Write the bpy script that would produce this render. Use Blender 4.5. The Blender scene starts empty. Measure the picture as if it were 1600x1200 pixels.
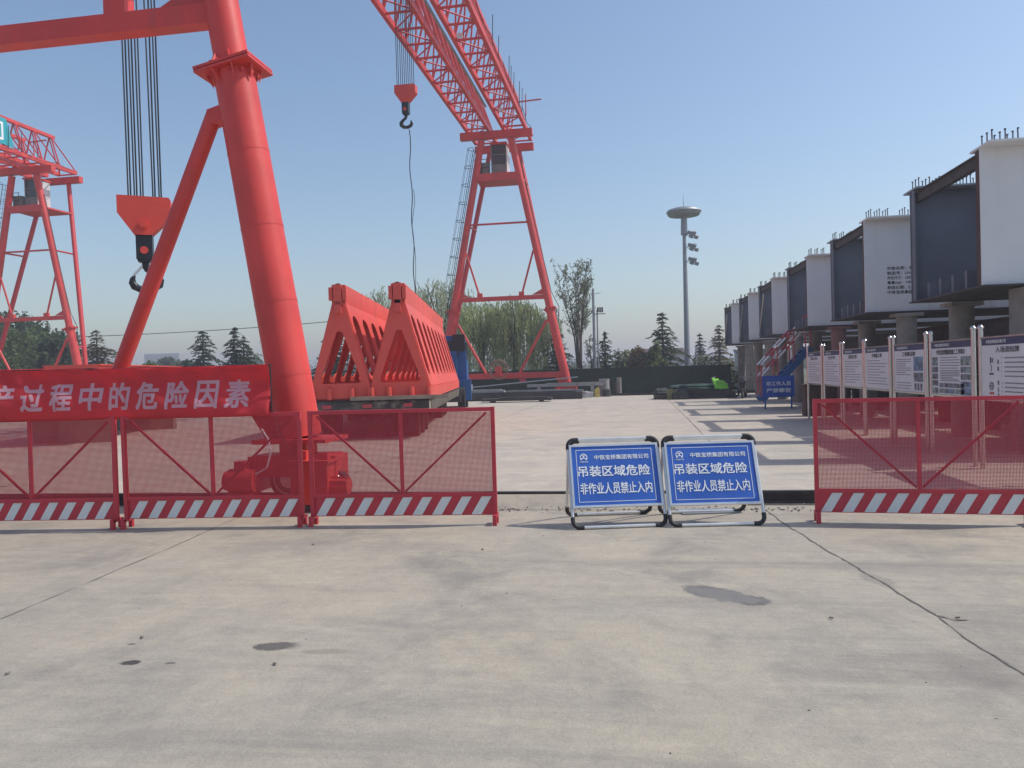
import bpy, bmesh, math, random
import numpy as np
from math import radians as R, sin, cos, pi, atan, hypot
from mathutils import Vector as V, Matrix as MX

S = bpy.context.scene
COL = S.collection
random.seed(7)

# ------------------------------------------------------------------ camera, sky, sun, exposure
def make_camera():
    roll, yaw, pitch = R(1.65), R(8.76), atan(20 / 1200)
    F0 = V((-sin(yaw), cos(yaw), 0)); R0 = V((cos(yaw), sin(yaw), 0)); U0 = V((0, 0, 1))
    F = F0 * cos(pitch) - U0 * sin(pitch); U1 = U0 * cos(pitch) + F0 * sin(pitch)
    U = U1 * cos(roll) + R0 * sin(roll); Rt = R0 * cos(roll) - U1 * sin(roll)
    m = MX((Rt, U, -F)).transposed().to_4x4(); m.translation = (0, 0, 1.6)
    cd = bpy.data.cameras.new('camera'); cd.sensor_width = 36; cd.lens = 27; cd.clip_end = 12000; cd.clip_start = .05
    o = bpy.data.objects.new('camera', cd); o.matrix_world = m; COL.objects.link(o); S.camera = o
make_camera()
SUN = V((.77, .17, 1.0)).normalized()            # direction towards the sun
EL = math.asin(SUN.z); AZ = math.atan2(SUN.x, SUN.y)
w = bpy.data.worlds.new('World'); S.world = w; w.use_nodes = True
nt = w.node_tree; bg = nt.nodes['Background']
sky = nt.nodes.new('ShaderNodeTexSky'); sky.sky_type = 'NISHITA'; sky.sun_disc = False
sky.sun_elevation = EL; sky.sun_rotation = AZ; sky.air_density = 1.2; sky.dust_density = 1.6; sky.ozone_density = 3.0; sky.altitude = 0
nt.links.new(sky.outputs[0], bg.inputs[0]); bg.inputs[1].default_value = .15
sl = bpy.data.lights.new('sun', 'SUN'); sl.energy = 3.25; sl.angle = R(.6); sl.color = (1, .94, .86)
so = bpy.data.objects.new('sun', sl); so.rotation_euler = (-SUN).to_track_quat('-Z', 'Y').to_euler(); so.location = (0, 0, 40); COL.objects.link(so)
S.view_settings.view_transform = 'Standard'; S.view_settings.look = 'None'; S.view_settings.gamma = 1
S.view_settings.exposure = 0.0; S.view_settings.use_curve_mapping = False
try: S.cycles.max_bounces = 7; S.cycles.transparent_max_bounces = 16; S.cycles.volume_bounces = 0; S.cycles.use_denoising = True
except Exception: pass

# ------------------------------------------------------------------ materials
def nd(t, typ, **k):
    n = t.nodes.new(typ)
    for a, b in k.items():
        if a in n.bl_rna.properties.keys(): setattr(n, a, b)
        else: n.inputs[a].default_value = b
    return n
def c4(c): return (c[0], c[1], c[2], 1)
def mixc(t, fac, a, b, mode='MIX'):
    n = t.nodes.new('ShaderNodeMix'); n.data_type = 'RGBA'; n.blend_type = mode
    for i, x in ((0, fac), (6, a), (7, b)):
        if hasattr(x, 'is_output'): t.links.new(x, n.inputs[i])
        else: n.inputs[i].default_value = c4(x) if i else x
    return n.outputs[2]
def ramp(t, src, lo, hi):
    n = nd(t, 'ShaderNodeMapRange'); n.interpolation_type = 'SMOOTHSTEP'
    n.inputs[1].default_value = lo; n.inputs[2].default_value = hi; t.links.new(src, n.inputs[0]); return n.outputs[0]
def noise(t, co, scale, detail=5, rough=.6, dist=0):
    n = nd(t, 'ShaderNodeTexNoise'); n.inputs['Scale'].default_value = scale; n.inputs['Detail'].default_value = detail
    n.inputs['Roughness'].default_value = rough; n.inputs['Distortion'].default_value = dist
    if co is not None: t.links.new(co, n.inputs['Vector'])
    return n.outputs[0]
def mapping(t, co, loc=(0, 0, 0), rot=(0, 0, 0), sc=(1, 1, 1)):
    n = nd(t, 'ShaderNodeMapping'); n.inputs[1].default_value = loc; n.inputs[2].default_value = rot; n.inputs[3].default_value = sc
    t.links.new(co, n.inputs[0]); return n.outputs[0]
MC = {}
def M(name, col, rough=.6, metal=0., var=.12, vs=2.5, bump=0., bs=60, dirt=None, damt=(.55, .75), ds=1.6, objrand=0., streak=False):
    m = bpy.data.materials.new(name); m.use_nodes = True; t = m.node_tree; b = t.nodes['Principled BSDF']
    co = nd(t, 'ShaderNodeTexCoord').outputs['Object']
    n = noise(t, co, vs)
    f = ramp(t, n, .3, .7)
    c = mixc(t, f, [x * (1 - var) for x in col], [min(1, x * (1 + var)) for x in col])
    if dirt:
        cc = mapping(t, co, sc=(1, 1, .18)) if streak else co
        d = ramp(t, noise(t, cc, ds, 8, .65), *damt); c = mixc(t, d, c, dirt)
    if objrand:
        oi = nd(t, 'ShaderNodeObjectInfo'); mr = nd(t, 'ShaderNodeMapRange'); t.links.new(oi.outputs['Random'], mr.inputs[0])
        mr.inputs[3].default_value = 1 - objrand; mr.inputs[4].default_value = 1 + objrand
        hs = nd(t, 'ShaderNodeHueSaturation'); t.links.new(mr.outputs[0], hs.inputs['Value']); t.links.new(c, hs.inputs['Color']); c = hs.outputs[0]
    t.links.new(c, b.inputs['Base Color']); b.inputs['Metallic'].default_value = metal
    rr = nd(t, 'ShaderNodeMapRange'); t.links.new(n, rr.inputs[0]); rr.inputs[3].default_value = max(.02, rough - .1); rr.inputs[4].default_value = min(1, rough + .12)
    t.links.new(rr.outputs[0], b.inputs['Roughness'])
    if bump:
        bn = nd(t, 'ShaderNodeBump'); bn.inputs['Strength'].default_value = bump; bn.inputs['Distance'].default_value = .02
        t.links.new(noise(t, co, bs, 4), bn.inputs['Height']); t.links.new(bn.outputs[0], b.inputs['Normal'])
    MC[name] = m; return m
def leafmat(name, col, var=.35):
    m = M(name, col, .6, 0, var, 1.1, objrand=.15); t = m.node_tree; b = t.nodes['Principled BSDF']
    b.inputs['Specular IOR Level'].default_value = .25
    tr = nd(t, 'ShaderNodeBsdfTranslucent'); mx = nd(t, 'ShaderNodeMixShader'); mx.inputs[0].default_value = .55
    t.links.new(b.inputs['Base Color'].links[0].from_socket, tr.inputs[0])
    t.links.new(b.outputs[0], mx.inputs[1]); t.links.new(tr.outputs[0], mx.inputs[2]); t.links.new(mx.outputs[0], t.nodes['Material Output'].inputs[0]); return m
RED = (.65, .056, .047)
red = M('red_paint', RED, .46, 0, .13, .9, .10, 14, (.44, .075, .06), (.50, .80), 1.6, streak=True)
red_bar = M('red_paint_lattice', (.58, .045, .048), .45, 0, .06, .5)
red_barrier = M('barrier_red_paint', (.52, .035, .055), .5, 0, .12, 3, dirt=(.33, .05, .05), damt=(.6, .8), ds=5)
red_mesh = M('barrier_mesh_red', (.48, .025, .045), .55, 0, .08, 3)
red_frame = M('truss_red_paint', (.74, .092, .066), .5, 0, .10, .6, .03, 18, (.50, .075, .055), (.52, .8), 1.4)
orange = M('hook_block_red', (.70, .075, .05), .4, 0, .08, 2, dirt=(.35, .06, .04), damt=(.6, .85), ds=6)
stripew = M('reflective_white', (.72, .73, .71), .35, 0, .06, 8, dirt=(.45, .42, .38), damt=(.58, .8), ds=7)
black = M('black_rubber', (.018, .018, .02), .55, 0, .2, 10)
hookm = M('black_hook_paint', (.016, .02, .026), .4, 0, .2, 6, dirt=(.05, .045, .04), damt=(.6, .8), ds=9)
rope = M('dark_wire_rope', (.03, .035, .045), .5, .3, .1, 5)
alu = M('aluminium', (.72, .72, .70), .3, .55, .06, 6, dirt=(.4, .38, .35), damt=(.6, .85), ds=8)
steel = M('stainless_tube', (.60, .58, .57), .22, .9, .05, 5)
galv = M('galvanised_grey', (.30, .33, .35), .5, .3, .1, 4)
blue_sign = M('blue_sign_face', (.030, .115, .47), .38, 0, .10, 2.5, dirt=(.06, .15, .47), damt=(.5, .8), ds=3)
white_print = M('white_print', (.82, .84, .86), .45, 0, .03, 9)
black_print = M('black_print', (.03, .03, .04), .6, 0, .05, 9)
navy_print = M('navy_print', (.022, .026, .10), .5, 0, .1, 4)
grey_print = M('grey_print', (.22, .22, .25), .6, 0, .1, 9)
poster = M('white_poster', (.66, .66, .70), .4, 0, .03, 2)
photo_a = M('printed_photo_dark', (.10, .12, .15), .4, 0, .9, 9)
photo_b = M('printed_photo_green', (.18, .24, .24), .4, 0, .8, 11)
photo_c = M('printed_photo_blue', (.10, .17, .28), .4, 0, .8, 7)
redprint = M('red_print', (.5, .06, .08), .5)
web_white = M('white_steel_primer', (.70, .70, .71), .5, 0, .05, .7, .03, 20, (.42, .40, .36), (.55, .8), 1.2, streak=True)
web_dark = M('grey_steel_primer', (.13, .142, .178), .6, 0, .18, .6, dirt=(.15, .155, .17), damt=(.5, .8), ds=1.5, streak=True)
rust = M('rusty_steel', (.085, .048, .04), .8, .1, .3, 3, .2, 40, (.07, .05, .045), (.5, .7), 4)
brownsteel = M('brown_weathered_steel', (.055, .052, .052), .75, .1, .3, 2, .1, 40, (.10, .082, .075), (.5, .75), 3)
conc_pier = M('grey_concrete_column', (.26, .245, .225), .85, 0, .15, 2, .25, 30, (.17, .155, .14), (.5, .75), 1.5)
pinkpier = M('red_brown_column', (.22, .12, .11), .8, 0, .15, 2, .2, 30)
green_fence = M('dark_green_hoarding', (.008, .030, .022), .75, 0, .25, 1.2, dirt=(.012, .042, .03), damt=(.5, .8), ds=.8)
bluepaint = M('blue_truck_paint', (.02, .12, .34), .35, 0, .1, 2)
tyre = M('tyre_rubber', (.02, .02, .02), .85, 0, .2, 8)
trailerm = M('worn_dark_trailer_steel', (.07, .06, .06), .7, .1, .35, 1.5, .2, 40, (.24, .20, .17), (.5, .7), 3)
sidem = M('sunlit_pale_steel', (.36, .32, .27), .7, .1, .3, 2, .2, 40, (.15, .12, .10), (.5, .7), 3)  # sunlight painted into the trailer side steel as a paler colour
plank = M('weathered_timber', (.28, .22, .17), .8, 0, .2, 3, .2, 40)
greysteel = M('grey_mill_steel', (.34, .335, .33), .55, .2, .2, 2, dirt=(.16, .11, .08), damt=(.55, .75), ds=2)
tarpm = M('green_tarpaulin', (.03, .075, .06), .6, 0, .3, 2, .2, 12)
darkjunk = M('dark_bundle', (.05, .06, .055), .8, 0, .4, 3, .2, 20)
hiviz = M('lime_fabric', (.20, .58, .04), .7, 0, .1, 6)
yellow = M('yellow_plastic', (.62, .50, .12), .5, 0, .15, 5)
teal = M('teal_panel', (.02, .36, .42), .5, 0, .05, 2)
tealwheel = M('teal_cover', (.05, .50, .42), .5)
glass = M('dark_cab_glass', (.05, .06, .07), .12, 0, .1, 2)
cabgrey = M('cab_grey_panel', (.22, .23, .22), .55, 0, .15, 3)
cabwhite = M('cab_white_panel', (.62, .62, .62), .5)
bark = M('grey_brown_bark', (.13, .10, .08), .9, 0, .3, 6, .3, 40)
needle_a = leafmat('conifer_needles', (.075, .115, .055)); needle_b = leafmat('conifer_needles_blue', (.065, .10, .065))
needle_c = leafmat('conifer_needles_brown', (.16, .145, .08))
willow_l = leafmat('willow_leaves', (.33, .38, .17)); willow_p = leafmat('willow_pale_leaves', (.34, .37, .23))
poplar_l = leafmat('poplar_leaves', (.22, .24, .16)); broad_l = leafmat('broad_leaves', (.15, .20, .08)); far_l = leafmat('far_leaves', (.09, .125, .065))
autumn_l = leafmat('orange_leaves', (.20, .15, .085))

def concrete(name, base, warm, dark, stains=(), tyre_rot=0., arcs=()):
    m = bpy.data.materials.new(name); m.use_nodes = True; t = m.node_tree; b = t.nodes['Principled BSDF']
    co = nd(t, 'ShaderNodeTexCoord').outputs['Object']
    c = mixc(t, ramp(t, noise(t, co, .45, 6, .6, .4), .35, .65), base, warm)
    c = mixc(t, ramp(t, noise(t, mapping(t, co, (5, 1, 3)), .9, 8, .65, .5), .46, .72), c, dark)
    c = mixc(t, ramp(t, noise(t, mapping(t, co, (3, 7, 0), (0, 0, tyre_rot), (.22, 1.5, 1)), 1.1, 7, .62, .6), .50, .78), c, dark)
    c = mixc(t, ramp(t, noise(t, mapping(t, co, (9, 2, 0), (0, 0, tyre_rot + 1.2), (.3, 1.8, 1)), 1.6, 7, .65, .3), .54, .85), c, [x * 1.16 for x in base])
    # trowel and tyre streaks
    c = mixc(t, .16, c, mixc(t, ramp(t, noise(t, mapping(t, co, (0, 0, 0), (0, 0, tyre_rot), (.6, 7, 1)), 1.2, 5, .6, 1.6), .35, .65), [x * .86 for x in base], [x * 1.08 for x in warm]))
    c = mixc(t, .5, c, mixc(t, ramp(t, noise(t, co, 55, 3, .7), .3, .7), (.46, .46, .46), (.54, .54, .54)), 'OVERLAY')
    c = mixc(t, .35, c, mixc(t, ramp(t, noise(t, co, 5.5, 7, .7), .3, .7), (.44, .44, .45), (.56, .56, .55)), 'OVERLAY')
    c = mixc(t, .8, c, mixc(t, ramp(t, noise(t, co, 120, 4, .75), .32, .68), (.43, .43, .43), (.57, .57, .57)), 'OVERLAY')
    c = mixc(t, ramp(t, noise(t, mapping(t, co, (2, 8, 1)), 31, 5, .8), .66, .74), c, [x * .72 for x in dark])
    c = mixc(t, ramp(t, noise(t, mapping(t, co, (7, 3, 5)), 24, 6, .8), .68, .76), c, [min(1, x * 1.22) for x in warm])
    c = mixc(t, .55, c, mixc(t, ramp(t, noise(t, co, 16, 6, .75), .35, .7), (.455, .455, .45), (.545, .545, .54)), 'OVERLAY')
    c = mixc(t, .5, c, mixc(t, ramp(t, noise(t, mapping(t, co, (11, 4, 2)), 1.9, 9, .72, .9), .35, .68), (.43, .43, .44), (.57, .565, .55)), 'OVERLAY')
    for (ax, ay, rad, ww, k) in arcs:                            # curved tyre tracks
        sub = nd(t, 'ShaderNodeVectorMath'); sub.operation = 'SUBTRACT'; t.links.new(co, sub.inputs[0]); sub.inputs[1].default_value = (ax, ay, 0)
        ln = nd(t, 'ShaderNodeVectorMath'); ln.operation = 'LENGTH'; t.links.new(sub.outputs[0], ln.inputs[0])
        d_ = nd(t, 'ShaderNodeMath'); d_.operation = 'SUBTRACT'; t.links.new(ln.outputs['Value'], d_.inputs[0]); d_.inputs[1].default_value = rad
        e_ = nd(t, 'ShaderNodeMath'); e_.operation = 'ABSOLUTE'; t.links.new(d_.outputs[0], e_.inputs[0])
        f_ = nd(t, 'ShaderNodeMath'); f_.operation = 'MULTIPLY'; t.links.new(ramp(t, e_.outputs[0], ww * 1.2, ww * .4), f_.inputs[0]); t.links.new(ramp(t, noise(t, co, .8, 7, .75, .6), .42, .7), f_.inputs[1])
        h_ = nd(t, 'ShaderNodeMath'); h_.operation = 'MULTIPLY'; t.links.new(f_.outputs[0], h_.inputs[0]); h_.inputs[1].default_value = k
        c = mixc(t, h_.outputs[0], c, [x * .62 for x in dark])
    # pock marks and crumbs
    v = nd(t, 'ShaderNodeTexVoronoi'); v.inputs['Scale'].default_value = 1.7; v.inputs['Randomness'].default_value = 1; t.links.new(co, v.inputs['Vector'])
    dm = nd(t, 'ShaderNodeMath'); dm.operation = 'ADD'; t.links.new(v.outputs['Distance'], dm.inputs[0])
    ns = nd(t, 'ShaderNodeMath'); ns.operation = 'MULTIPLY'; t.links.new(noise(t, co, 26, 3), ns.inputs[0]); ns.inputs[1].default_value = .06; t.links.new(ns.outputs[0], dm.inputs[1])
    c = mixc(t, ramp(t, dm.outputs[0], .052, .045), c, (.10, .09, .085))
    rough = None
    for (x, y, a, bb, rot, col, k) in stains:
        q = mapping(t, co, (0, 0, 0), (0, 0, 0), (1, 1, 1))
        sub = nd(t, 'ShaderNodeVectorMath'); sub.operation = 'SUBTRACT'; t.links.new(q, sub.inputs[0]); sub.inputs[1].default_value = (x, y, 0)
        q2 = mapping(t, sub.outputs[0], (0, 0, 0), (0, 0, -rot), (1, 1, 0)); q3 = mapping(t, q2, (0, 0, 0), (0, 0, 0), (1 / a, 1 / bb, 0))
        ln = nd(t, 'ShaderNodeVectorMath'); ln.operation = 'LENGTH'; t.links.new(q3, ln.inputs[0])
        ad = nd(t, 'ShaderNodeMath'); ad.operation = 'MULTIPLY_ADD'; t.links.new(noise(t, co, 7, 7, .75, .4), ad.inputs[0]); ad.inputs[1].default_value = 1.8; t.links.new(ln.outputs['Value'], ad.inputs[2])
        f = ramp(t, ad.outputs[0], 1.98, 1.62); fm = nd(t, 'ShaderNodeMath'); fm.operation = 'MULTIPLY'; t.links.new(f, fm.inputs[0]); fm.inputs[1].default_value = k
        c = mixc(t, fm.outputs[0], c, col)
    t.links.new(c, b.inputs['Base Color']); b.inputs['Roughness'].default_value = .82; b.inputs['Specular IOR Level'].default_value = .3
    bn = nd(t, 'ShaderNodeBump'); bn.inputs['Strength'].default_value = .5; bn.inputs['Distance'].default_value = .012
    t.links.new(noise(t, co, 38, 6, .7), bn.inputs['Height']); t.links.new(bn.outputs[0], b.inputs['Normal']); return m
apron_m = concrete('concrete_apron', (.378, .348, .292), (.435, .390, .308), (.262, .245, .218),
    [(.54, 5.53, .25, .15, -.62, (.125, .12, .115), .92), (.75, 5.37, .17, .12, -.75, (.125, .12, .115), .9), (.60, 5.48, .30, .13, -.62, (.26, .25, .235), .5),
     (-2.15, 4.28, .13, .075, .05, (.06, .056, .054), .97), (-2.12, 4.28, .15, .075, .05, (.19, .175, .155), .6), (-1.80, 4.22, .16, .045, .05, (.25, .22, .18), .55), (-2.86, 3.97, .06, .045, .2, (.06, .056, .054), .95), (-2.62, 3.98, .035, .02, .2, (.13, .12, .11), .8), (-3.05, 4.25, .025, .015, .2, (.10, .09, .09), .8), (.3, 2.7, .02, .012, .2, (.10, .09, .09), .8),
     (1.75, 5.9, .22, .10, -1.3, (.23, .215, .19), .5), (-1.3, 2.6, .5, .10, .4, (.27, .25, .23), .4)], R(62), arcs=[(-9.0, -1.0, 10.2, .12, .28), (-9.0, -1.0, 11.9, .12, .25), (6, 14.5, 9.6, .10, .22), (6, 14.5, 11.3, .10, .2)])
yard_m = concrete('concrete_yard', (.475, .43, .362), (.53, .47, .385), (.385, .353, .308), (), R(-60), arcs=[(-7.5, 12.0, 6.6, .16, .40), (-7.5, 12.0, 8.4, .16, .36), (-8.5, 11.0, 9.6, .14, .3), (-16, 30, 14.2, .18, .35), (-16, 30, 16.0, .18, .35), (9, 40, 11.5, .2, .3), (9, 40, 13.4, .2, .3)])
soil_m = M('soil_and_grass', (.14, .13, .07), .95, 0, .35, .15, dirt=(.08, .11, .04), damt=(.45, .6), ds=.3)
crackm = M('joint_dirt', (.175, .16, .14), .95, 0, .3, 20)
gravelm = M('grey_gravel', (.30, .28, .25), .9, 0, .4, 14, .6, 30)

# banner cloth: thin, lets some light through
def clothmat(name, col, tr):
    m = M(name, col, .75, 0, .08, 1.5); t = m.node_tree; b = t.nodes['Principled BSDF']
    x = nd(t, 'ShaderNodeBsdfTranslucent'); t.links.new(b.inputs['Base Color'].links[0].from_socket, x.inputs[0])
    mx = nd(t, 'ShaderNodeMixShader'); mx.inputs[0].default_value = tr
    t.links.new(b.outputs[0], mx.inputs[1]); t.links.new(x.outputs[0], mx.inputs[2]); t.links.new(mx.outputs[0], t.nodes['Material Output'].inputs[0]); return m
banner_m = clothmat('red_banner_cloth', (.74, .075, .09), .5)
banner_t = clothmat('banner_white_print', (.78, .47, .54), .4)

# ------------------------------------------------------------------ mesh helpers
class MB:
    def __init__(s): s.v = []; s.f = []; s.m = MX.Identity(4)
    def add(s, vs, fs):
        n = len(s.v); s.v += [tuple(s.m @ V(p)) for p in vs]; s.f += [tuple(n + i for i in f) for f in fs]; return s
    def box(s, c, d, rz=0., mat=None):
        x, y, z = d[0] / 2, d[1] / 2, d[2] / 2
        q = MX.Translation(c) @ (mat if mat else MX.Rotation(rz, 4, 'Z'))
        vs = [q @ V((a * x, b * y, e * z)) for a in (-1, 1) for b in (-1, 1) for e in (-1, 1)]
        return s.add(vs, [(0, 1, 3, 2), (4, 6, 7, 5), (0, 4, 5, 1), (2, 3, 7, 6), (0, 2, 6, 4), (1, 5, 7, 3)])
    def beam(s, p, q, wd, h, up=(0, 0, 1)):
        p, q = V(p), V(q); d = q - p; L = d.length; y = d.normalized(); u = V(up)
        x = y.cross(u)
        if x.length < 1e-4: x = y.cross(V((1, 0, 0)))
        x.normalize(); z = x.cross(y)
        r = MX((x, y, z)).transposed().to_4x4()
        return s.box((p + q) / 2, (wd, L, h), mat=r)
    def tube(s, p, q, r1, r2=None, n=10, caps=True):
        p, q = V(p), V(q); r2 = r1 if r2 is None else r2; d = (q - p).normalized()
        a = d.cross(V((0, 0, 1)));
        if a.length < 1e-3: a = V((1, 0, 0))
        a.normalize(); b = d.cross(a)
        vs = []
        for c, r in ((p, r1), (q, r2)):
            vs += [c + (a * cos(2 * pi * i / n) + b * sin(2 * pi * i / n)) * r for i in range(n)]
        fs = [(i, (i + 1) % n, n + (i + 1) % n, n + i) for i in range(n)]
        if caps: fs += [tuple(range(n - 1, -1, -1)), tuple(range(n, 2 * n))]
        return s.add(vs, fs)
    def path(s, pts, r, n=6):
        pts = [V(p) for p in pts]; rs = r if isinstance(r, (list, tuple)) else [r] * len(pts); vs = []; ref = None
        for i, p in enumerate(pts):
            d = (pts[min(i + 1, len(pts) - 1)] - pts[max(i - 1, 0)]).normalized()
            if ref is None:
                ref = d.cross(V((.3, .2, 1)));
                if ref.length < 1e-3: ref = d.cross(V((1, 0, 0)))
            a = (ref - d * ref.dot(d)).normalized(); ref = a; b = d.cross(a)
            vs += [p + (a * cos(2 * pi * k / n) + b * sin(2 * pi * k / n)) * rs[i] for k in range(n)]
        fs = []
        for i in range(len(pts) - 1):
            fs += [(i * n + k, i * n + (k + 1) % n, (i + 1) * n + (k + 1) % n, (i + 1) * n + k) for k in range(n)]
        fs += [tuple(range(n - 1, -1, -1)), tuple(range((len(pts) - 1) * n, len(pts) * n))]
        return s.add(vs, fs)
    def ring(s, c, rad, r, ax='Z', n=20, k=6, a0=0, a1=2 * pi):
        pts = []; full = abs(a1 - a0 - 2 * pi) < 1e-3
        for i in range(n + 1):
            a = a0 + (a1 - a0) * i / n; x, y = rad * cos(a), rad * sin(a)
            pts.append(V(c) + (V((x, y, 0)) if ax == 'Z' else V((x, 0, y)) if ax == 'Y' else V((0, x, y))))
        return s.path(pts, r, k)
    def disc(s, c, r, h, ax, n=20):
        d = {'X': V((1, 0, 0)), 'Y': V((0, 1, 0)), 'Z': V((0, 0, 1))}[ax] * h / 2
        return s.tube(V(c) - d, V(c) + d, r, r, n)
    def prism(s, poly, y0, y1):                     # polygon in x,z extruded along y
        n = len(poly); vs = [(p[0], y0, p[1]) for p in poly] + [(p[0], y1, p[1]) for p in poly]
        return s.add(vs, [tuple(range(n)), tuple(range(2 * n - 1, n - 1, -1))] + [(i, n + i, n + (i + 1) % n, (i + 1) % n) for i in range(n)])
    def holed(s, outer, inners, place, t):          # flat plate with holes: outer/inner polygons in 2D, place(u,v,w) -> point
        bm = bmesh.new(); es = []
        for poly in [outer] + inners:
            vs = [bm.verts.new((p[0], p[1], 0)) for p in poly]
            es += [bm.edges.new((vs[i], vs[(i + 1) % len(vs)])) for i in range(len(vs))]
        bmesh.ops.triangle_fill(bm, use_beauty=True, use_dissolve=False, edges=es)
        ext = bmesh.ops.extrude_face_region(bm, geom=list(bm.faces))
        for v in ext['geom']:
            if isinstance(v, bmesh.types.BMVert): v.co.z += t
        bm.verts.index_update(); bmesh.ops.recalc_face_normals(bm, faces=bm.faces)
        s.add([place(v.co.x, v.co.y, v.co.z) for v in bm.verts], [[v.index for v in f.verts] for f in bm.faces]); bm.free(); return s
    def build(s, name, mat, parent=None, smooth=False, kind=None, loc=None):
        me = bpy.data.meshes.new(name); me.from_pydata(s.v, [], s.f); me.update()
        bm = bmesh.new(); bm.from_mesh(me); bmesh.ops.recalc_face_normals(bm, faces=bm.faces); bm.to_mesh(me); bm.free()
        if mat: me.materials.append(mat)
        if smooth:
            me.polygons.foreach_set('use_smooth', [True] * len(me.polygons))
            try: me.set_sharp_from_angle(angle=R(40))
            except Exception: pass
        return link(name, me, parent, kind, loc)
def link(name, me, parent=None, kind=None, loc=None):
    o = bpy.data.objects.new(name, me); COL.objects.link(o)
    if parent: o.parent = parent
    if kind: o['kind'] = kind
    if loc: o.location = loc
    return o
def tag(o, label, cat, group=None, kind=None):
    o['label'] = label; o['category'] = cat
    if group: o['group'] = group
    if kind: o['kind'] = kind
    return o
def thing(name, label, cat, loc=(0, 0, 0), rz=0., group=None):
    o = bpy.data.objects.new(name, None); o.empty_display_size = .2; COL.objects.link(o)
    o.location = loc; o.rotation_euler = (0, 0, rz); return tag(o, label, cat, group)
def copy_tree(o, parent=None):
    c = o.copy(); COL.objects.link(c)
    if parent: c.parent = parent
    for ch in list(o.children): copy_tree(ch, c)
    return c
def dup(o, label, loc, rz=0., sc=1.):
    c = copy_tree(o); c['label'] = label; c.location = loc; c.rotation_euler = (0, 0, rz); c.scale = (sc, sc, sc) if not isinstance(sc, tuple) else sc; return c
UNIT = None
def unit_bar(name, mat, parent, p, q, r, n=8, key={}):      # thin round bar, all bars of one material share one mesh
    k = (mat.name, n)
    if k not in key:
        mb = MB().tube((0, 0, 0), (0, 0, 1), 1, 1, n); ob = mb.build(name, mat, None, True); key[k] = ob.data; bpy.data.objects.remove(ob)
    o = link(name, key[k], parent); p, q = V(p), V(q); d = q - p
    o.matrix_local = MX.Translation(p) @ d.to_track_quat('Z', 'Y').to_matrix().to_4x4() @ MX.Diagonal((r, r, d.length, 1)); return o
def unit_box(name, mat, parent, c, d, rz=0., key={}):
    if mat.name not in key:
        ob = MB().box((0, 0, 0), (1, 1, 1)).build(name, mat); key[mat.name] = ob.data; bpy.data.objects.remove(ob)
    o = link(name, key[mat.name], parent); o.matrix_local = MX.Translation(c) @ MX.Rotation(rz, 4, 'Z') @ MX.Diagonal((*d, 1)); return o

TXT = {}
def text_mesh(body, bold):
    k = (body, bold)
    if k in TXT: return TXT[k]
    cu = bpy.data.curves.new('lettering', 'FONT'); cu.body = body; cu.size = 40; cu.offset = bold; cu.resolution_u = 3
    o = bpy.data.objects.new('lettering', cu); COL.objects.link(o)
    bpy.context.view_layer.update()
    dg = bpy.context.evaluated_depsgraph_get(); me = bpy.data.meshes.new_from_object(o.evaluated_get(dg))
    vs = np.array([v.co[:] for v in me.vertices]); fs = [tuple(p.vertices) for p in me.polygons]
    bpy.data.objects.remove(o); bpy.data.curves.remove(cu); bpy.data.meshes.remove(me)
    lo, hi = vs.min(0), vs.max(0); vs = (vs - (lo + hi) / 2) / np.maximum(hi - lo, 1e-6); vs[:, 2] = 0
    TXT[k] = (vs, fs); return TXT[k]
def lettering(body, mat, parent, place, wd, ht, bold=.012, name='lettering', fine=0.):   # place(x,y) -> local point; bold = stroke widening, four shifted copies one behind the other
    vs, fs = text_mesh(body, 0); mb = MB(); e = .01
    if fine:                                                     # enough vertices to follow the folds of a cloth
        bm = bmesh.new(); bv = [bm.verts.new((p[0] * wd, p[1] * ht, 0)) for p in vs]
        for f in fs:
            try: bm.faces.new([bv[i] for i in f])
            except ValueError: pass
        for _ in range(5):
            bmesh.ops.triangulate(bm, faces=bm.faces); L = [x for x in bm.edges if x.calc_length() > fine]
            if not L: break
            bmesh.ops.subdivide_edges(bm, edges=L, cuts=1)
        bmesh.ops.triangulate(bm, faces=bm.faces); bm.verts.index_update()
        vs = [(v.co.x / wd, v.co.y / ht, 0) for v in bm.verts]; fs = [tuple(v.index for v in f.verts) for f in bm.faces]; bm.free()
    p0 = V(place(0, 0)); nrm = (V(place(e, 0)) - p0).cross(V(place(0, e)) - p0).normalized()
    n_ch = max(1, len(body)); st = bold * ht * 1.1; sx = min(st, bold * wd / n_ch * 1.3)
    for k, (dx, dy) in enumerate(((-1, -1), (1, -1), (1, 1), (-1, 1), (0, 0))):
        b0 = len(mb.v); mb.v += [tuple(V(place(p[0] * (wd - 2 * sx) + dx * sx, p[1] * (ht - 2 * st) + dy * st)) + nrm * (.0004 * k)) for p in vs]; mb.f += [tuple(b0 + i for i in f) for f in fs]
    me = bpy.data.meshes.new(name); me.from_pydata(mb.v, [], mb.f); me.materials.append(mat); return link(name, me, parent)
def sheet(name, x0, y0, x1, y1, z, mat, kind='structure'):
    return MB().add([(x0, y0, z), (x1, y0, z), (x1, y1, z), (x0, y1, z)], [(0, 1, 2, 3)]).build(name, mat, None, kind=kind)

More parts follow.
